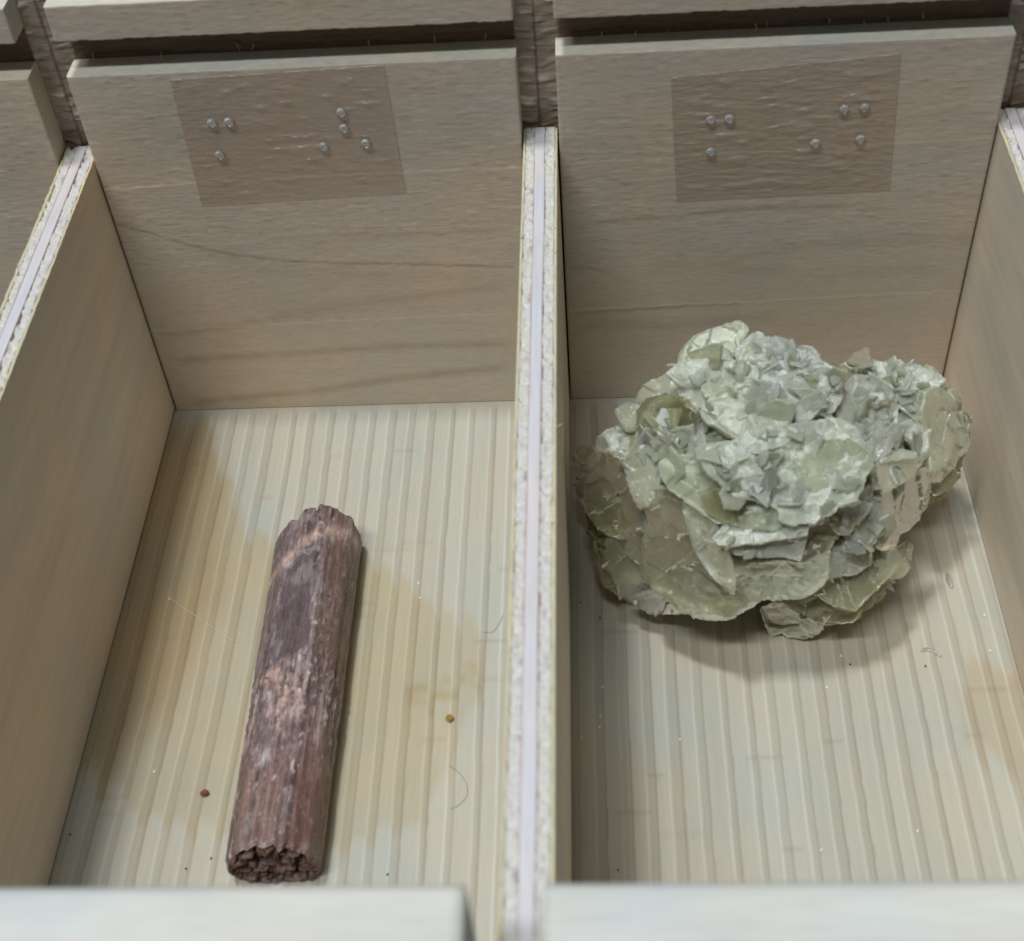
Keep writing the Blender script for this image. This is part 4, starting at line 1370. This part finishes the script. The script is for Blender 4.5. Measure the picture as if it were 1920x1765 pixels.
# smaller blades wedged between the large ones, all round the mass
def wedge_blades():
    r = np.random.default_rng(77)
    mats = [M_PALE, M_CRUST, M_BROWN, M_AMBER, M_VIOLET, M_CRUST]
    wts = [0.3, 0.25, 0.17, 0.08, 0.05, 0.15]
    made = 0
    while made < 150:
        i = r.choice(4, p=[0.6, 0.13, 0.14, 0.13])
        c, rad = ELL[i]
        d = r.normal(size=3)
        d /= np.linalg.norm(d)
        if d[2] < -0.35:
            continue
        p = c + d * rad * r.uniform(0.92, 1.02)
        if p[2] < 1.5:
            continue
        en = d / rad
        en /= np.linalg.norm(en)
        tang = np.cross(en, r.normal(size=3))
        tang /= np.linalg.norm(tang)
        ang = r.uniform(0.2, 0.6) if d[2] > 0.45 or abs(d[0]) > 0.75 else r.uniform(0.25, 1.0)
        n = en * math.cos(ang) + tang * math.sin(ang)
        u = np.cross(n, r.normal(size=3))
        u /= np.linalg.norm(u)
        v = np.cross(n, u)
        R = r.uniform(1.6, 3.8) if i == 0 else r.uniform(1.2, 2.6)
        asp = r.uniform(0.55, 1.0)
        a = np.arange(48) / 48 * 2 * math.pi
        nk = int(r.integers(5, 8))
        ka = np.sort(r.uniform(0, 1, nk))
        kr = r.uniform(0.62, 1.12, nk)
        cx_, cy_ = np.cos(2 * math.pi * ka) * kr, np.sin(2 * math.pi * ka) * kr
        tt_ = np.linspace(0, nk, 48, endpoint=False)
        ii = tt_.astype(int) % nk
        ff = tt_ - tt_.astype(int)
        ex = cx_[ii] * (1 - ff) + cx_[(ii + 1) % nk] * ff
        ey = cy_[ii] * (1 - ff) + cy_[(ii + 1) % nk] * ff
        jj = 1 + 0.05 * r.normal(size=48)
        out = p + (ex * R * jj)[:, None] * u + (ey * R * asp * jj)[:, None] * v
        if out[:, 2].min() < 0.1 or out[:, 0].max() > XR - 0.4 or out[:, 0].min() < 0.4 or out[:, 1].max() > -0.5:
            continue
        if n @ (CAM - p) < 0:
            pass
        blade_mesh('blade', out, p, n, r.uniform(0.35, 0.8), mats[r.choice(6, p=wts)], 900 + made, 0.12, 4, 0.0, 9, 1.0, 3.0, 0.05)
        made += 1


wedge_blades()


# fine broken flakes in the crust: too many to count
def crust_flakes():
    from mathutils.bvhtree import BVHTree
    tree = BVHTree.FromPolygons(np.vstack(BVH_V).tolist(), BVH_F)
    r = np.random.default_rng(5)
    V, F = [], []
    spots = [((1130, 250), 260, 60, 60), ((1500, 300), 160, 40, 50), ((1560, 480), 80, 140, 60), ((560, 600), 70, 60, 30), ((230, 590), 80, 40, 30),
             ((900, 740), 180, 90, 40), ((1380, 520), 110, 110, 50), ((1300, 1080), 110, 90, 40), ((1370, 930), 60, 110, 40), ((800, 300), 260, 60, 60),
             ((420, 760), 60, 80, 20), ((740, 1060), 40, 40, 12), ((1000, 700), 400, 350, 70)]
    for (zx, zy), sx, sy, cnt in spots:
        for _ in range(int(cnt * 0.22)):
            u, v = 1050 + (zx + r.normal() * sx * 0.6) / 2.4, 580 + (zy + r.normal() * sy * 0.6) / 2.4
            d = Vector(ray(u, v)).normalized()
            hitp, nn, _i, _d = tree.ray_cast(Vector(CAM), d)
            if hitp is None:
                continue
            P = np.array(hitp)
            if P[0] > XR - 2 or P[2] < 1.5:
                continue
            n = np.array(nn)
            if n @ np.array(d) > 0:
                n = -n
            n = n + 0.30 * r.normal(size=3)
            n /= np.linalg.norm(n)
            a = np.cross(n, r.normal(size=3))
            a /= np.linalg.norm(a)
            b = np.cross(n, a)
            R = r.uniform(0.4, 1.7)
            k = int(r.integers(6, 10))
            b0 = len(V)
            rr = R * r.uniform(0.55, 1.15, k)
            tt = 2 * math.pi * (np.arange(k) + r.uniform(-0.3, 0.3, k)) / k
            asp = r.uniform(0.4, 0.9)
            th = r.uniform(0.08, 0.22)
            for s_, sc in ((0.5, 0.86), (-1.2, 1.0)):
                for j in range(k):
                    V.append(P + sc * (a * rr[j] * math.cos(tt[j]) + b * rr[j] * asp * math.sin(tt[j])) + n * s_ * th)
            V.append(P + n * th * 0.75)
            F += [[b0 + j, b0 + (j + 1) % k, b0 + 2 * k] for j in range(k)]
            F.append([b0 + k + j for j in range(k)][::-1])
            for j in range(k):
                F.append([b0 + j, b0 + k + j, b0 + k + (j + 1) % k, b0 + (j + 1) % k])
    V = np.array(V)
    V[:, 2] = np.maximum(V[:, 2], 0.05)
    o = mesh_obj('crust_flakes', V - ROCK0, F, M_PALE, rock, False, None, np.repeat([[0, 0.5, 0.5]], len(V), 0))
    o['kind'] = 'stuff'


def surface_blades(count):
    """Thin broken blades standing at low angles on the outside of the mass."""
    from mathutils.bvhtree import BVHTree
    tree = BVHTree.FromPolygons(np.vstack(BVH_V).tolist(), BVH_F)
    r = np.random.default_rng(321)
    spots = [(1100, 260, 330, 60), (1480, 420, 170, 170), (900, 700, 300, 160), (1350, 950, 150, 160), (450, 600, 140, 130), (950, 450, 250, 90)]
    made = 0
    while made < count:
        zx, zy, sx, sy = spots[made % len(spots)]
        d = Vector(ray(1050 + (zx + r.normal() * sx * 0.6) / 2.4, 580 + (zy + r.normal() * sy * 0.6) / 2.4)).normalized()
        hp, nn, _i, _d = tree.ray_cast(Vector(CAM), d)
        if hp is None or hp[0] > XR - 5 or hp[2] < 4:
            made += 1
            continue
        n = np.array(nn)
        if n @ np.array(d) > 0:
            n = -n
        tg = np.cross(n, r.normal(size=3))
        tg /= np.linalg.norm(tg)
        an = r.uniform(0.12, 0.55)
        n = n * math.cos(an) + tg * math.sin(an)
        u = np.cross(n, r.normal(size=3))
        u /= np.linalg.norm(u)
        v = np.cross(n, u)
        nk = int(r.integers(4, 8))
        ka = (np.arange(nk) + r.uniform(-0.3, 0.3, nk)) / nk
        kr = r.uniform(0.6, 1.15, nk)
        cx_, cy_ = np.cos(2 * math.pi * ka) * kr, np.sin(2 * math.pi * ka) * kr
        tt = np.linspace(0, nk, 48, endpoint=False)
        ii = tt.astype(int) % nk
        ff = tt - tt.astype(int)
        jj = 1 + 0.035 * r.normal(size=48)
        R = r.uniform(1.3, 3.4)
        ex = (cx_[ii] * (1 - ff) + cx_[(ii + 1) % nk] * ff) * jj * R
        ey = (cy_[ii] * (1 - ff) + cy_[(ii + 1) % nk] * ff) * jj * R * r.uniform(0.5, 0.95)
        p = np.array(hp) + n * 0.05
        out = p + ex[:, None] * u + ey[:, None] * v
        if out[:, 0].max() < XR - 0.5 and out[:, 2].min() > 0.2:
            blade_mesh('blade', out, p, n, r.uniform(0.35, 0.7), [M_PALE, M_CRUST, M_BROWN, M_VIOLET][int(r.choice(4, p=[0.5, 0.3, 0.2, 0.0]))], 2000 + made, 0.10, 4, 0.0, 9, 1.0, 3.0, 0.04)
        made += 1


surface_blades(84)
crust_flakes()

# ------------------------------------------------------------------ crumbs and hairs on the floor
M_AMB = simple('amber_crumb', (0.36, 0.22, 0.05), 0.3)
M_RED = simple('red_brown_crumb', (0.22, 0.07, 0.045), 0.4)
M_DARK = simple('dark_speck', (0.02, 0.018, 0.015), 0.7)
M_HAIR = simple('grey_hair', (0.24, 0.22, 0.18), 0.5)
M_WHITEBIT = simple('pale_chip', (0.75, 0.74, 0.68), 0.4)


def crumb(name, u, v, size, mat, label_, cat, seed, group=None):
    p = onz(u, v)
    r = np.random.default_rng(seed)
    nu, nv = 12, 8
    U, W = np.meshgrid(np.linspace(0, 2 * math.pi, nu, endpoint=False), np.linspace(0.05, math.pi - 0.05, nv), indexing='ij')
    d = np.stack([np.cos(U) * np.sin(W), np.sin(U) * np.sin(W), np.cos(W)], -1).reshape(-1, 3)
    k = 1 + 0.45 * vnoise(d * 1.8 + seed, seed) + 0.2 * vnoise(d * 4 + seed, seed)
    vv = d * k[:, None] * np.array(size)
    vv[:, 2] -= vv[:, 2].min() - 0.04
    idx = np.arange(nu)[:, None] * nv + np.arange(nv)[None, :]
    j = np.roll(idx, -1, 0)
    F = np.stack([idx[:, :-1], idx[:, 1:], j[:, 1:], j[:, :-1]], -1).reshape(-1, 4).tolist()
    F.append([int(q) for q in idx[::-1, 0]])
    F.append([int(q) for q in idx[:, -1]])
    o = mesh_obj(name, vv, F, mat, None, False)
    o.location = (p[0] * S, p[1] * S, 0)
    return tag(o, label_, cat, group)


def hair(name, pts, rad, mat, label_, cat):
    q = np.array([onz(u, v) for u, v in pts])
    q[:, 2] = 0.22
    t = np.linspace(0, len(q) - 1, 40)
    ks = np.arange(len(q))
    c = np.stack([np.interp(t, ks, q[:, i]) for i in range(3)], -1)
    for _ in range(6):
        c[1:-1] = 0.5 * c[1:-1] + 0.25 * (c[:-2] + c[2:])
    c0 = c.mean(0)
    V, F = tube(c - c0, rad, 6)
    o = mesh_obj(name, V, F, mat)
    o.location = c0 * S
    return tag(o, label_, cat)


crumb('mineral_crumb', 843, 1350, (0.50, 0.55, 0.40), M_AMB, 'tiny amber crumb beside the brown stain band right of the prism crystal', 'crumb', 3)
crumb('mineral_crumb', 385, 1490, (0.55, 0.45, 0.40), M_RED, 'tiny red-brown crumb on the floor left of the prism crystal', 'crumb', 5)
for i, (u, v) in enumerate([(1089, 1131), (1125, 1160), (1594, 1247), (1159, 1633), (349, 1630), (132, 1566), (396, 1611), (1735, 1250), (727, 1641)]):
    crumb('dark_speck', u, v, (0.12, 0.15, 0.10), M_DARK, 'minute dark speck lying on the spruce floor', 'speck', 20 + i, 'dark specks on the floor')
for i, (u, v) in enumerate([(1124, 1365), (1126, 1345), (1550, 1290), (1845, 1155), (1856, 1222), (785, 1095), (788, 1122), (290, 1448), (318, 1125), (1130, 1290), (1577, 1231), (1090, 1385), (1540, 1595), (1275, 1388), (1720, 1560)]):
    crumb('pale_chip', u, v, (0.16, 0.22, 0.10), M_WHITEBIT, 'minute pale chip lying on the spruce floor', 'chip', 60 + i, 'pale chips on the floor')
hair('hair', [(842, 1437), (862, 1450), (877, 1475), (876, 1495), (860, 1512), (845, 1518)], 0.024, M_HAIR, 'fine curved dark hair on the floor between prism crystal and middle divider', 'hair')
hair('hair', [(318, 1122), (345, 1143), (380, 1165), (420, 1195), (440, 1205)], 0.03, M_WHITEBIT, 'fine pale straight fibre on the floor left of the prism crystal', 'fibre')
hair('hair', [(905, 1187), (925, 1187), (938, 1168), (943, 1155)], 0.025, M_HAIR, 'short bent hair beside the middle divider', 'hair')


def shaving(pts, w, label_):
    q = np.array([onz(u, v) for u, v in pts])
    t = np.linspace(0, len(q) - 1, 16)
    c = np.stack([np.interp(t, np.arange(len(q)), q[:, i]) for i in range(3)], -1)
    for _ in range(3):
        c[1:-1] = 0.5 * c[1:-1] + 0.25 * (c[:-2] + c[2:])
    c0 = c.mean(0)
    V, F = [], []
    for i in range(16):
        d = c[min(i + 1, 15)] - c[max(i - 1, 0)]
        d /= np.linalg.norm(d)
        s_ = np.array([-d[1], d[0], 0])
        e = math.sin(math.pi * (i + 0.6) / 16.2) ** 0.5
        for k in range(5):
            x = (k / 4 - 0.5) * w * e
            h = 0.12 + 0.30 * e * (1 - (2 * k / 4 - 1) ** 2)
            V.append(c[i] - c0 + s_ * x + np.array([0, 0, h]))
    n = len(V)
    V += [v + np.array([0, 0, -0.09]) for v in V]
    fs = grid_faces(16, 5).tolist()
    F = [f[::-1] for f in fs] + [[i + n for i in f] for f in fs]
    per = [i * 5 for i in range(16)] + [75 + k for k in range(1, 5)] + [i * 5 + 4 for i in range(14, -1, -1)] + [3, 2, 1]
    for a, b in zip(per, per[1:] + per[:1]):
        F.append([a, b, b + n, a + n])
    o = mesh_obj('mineral_flake', V, F, M_FLAKE)
    o.location = c0 * S
    return tag(o, label_, 'flake')


def flake_mat():
    m, nt, b = new_mat('clear_flake')
    b.inputs['Base Color'].default_value = (0.72, 0.68, 0.58, 1)
    b.inputs['Roughness'].default_value = 0.15
    b.inputs['Transmission Weight'].default_value = 0.7
    return m


M_FLAKE = flake_mat()
shaving([(1726, 1222), (1738, 1218), (1752, 1222), (1766, 1233)], 0.75, 'thin curved clear flake on the floor near the orange stain')
shaving([(1776, 1075), (1780, 1088), (1785, 1104)], 1.1, 'drop shaped clear flake on the floor beside the bladed mineral')
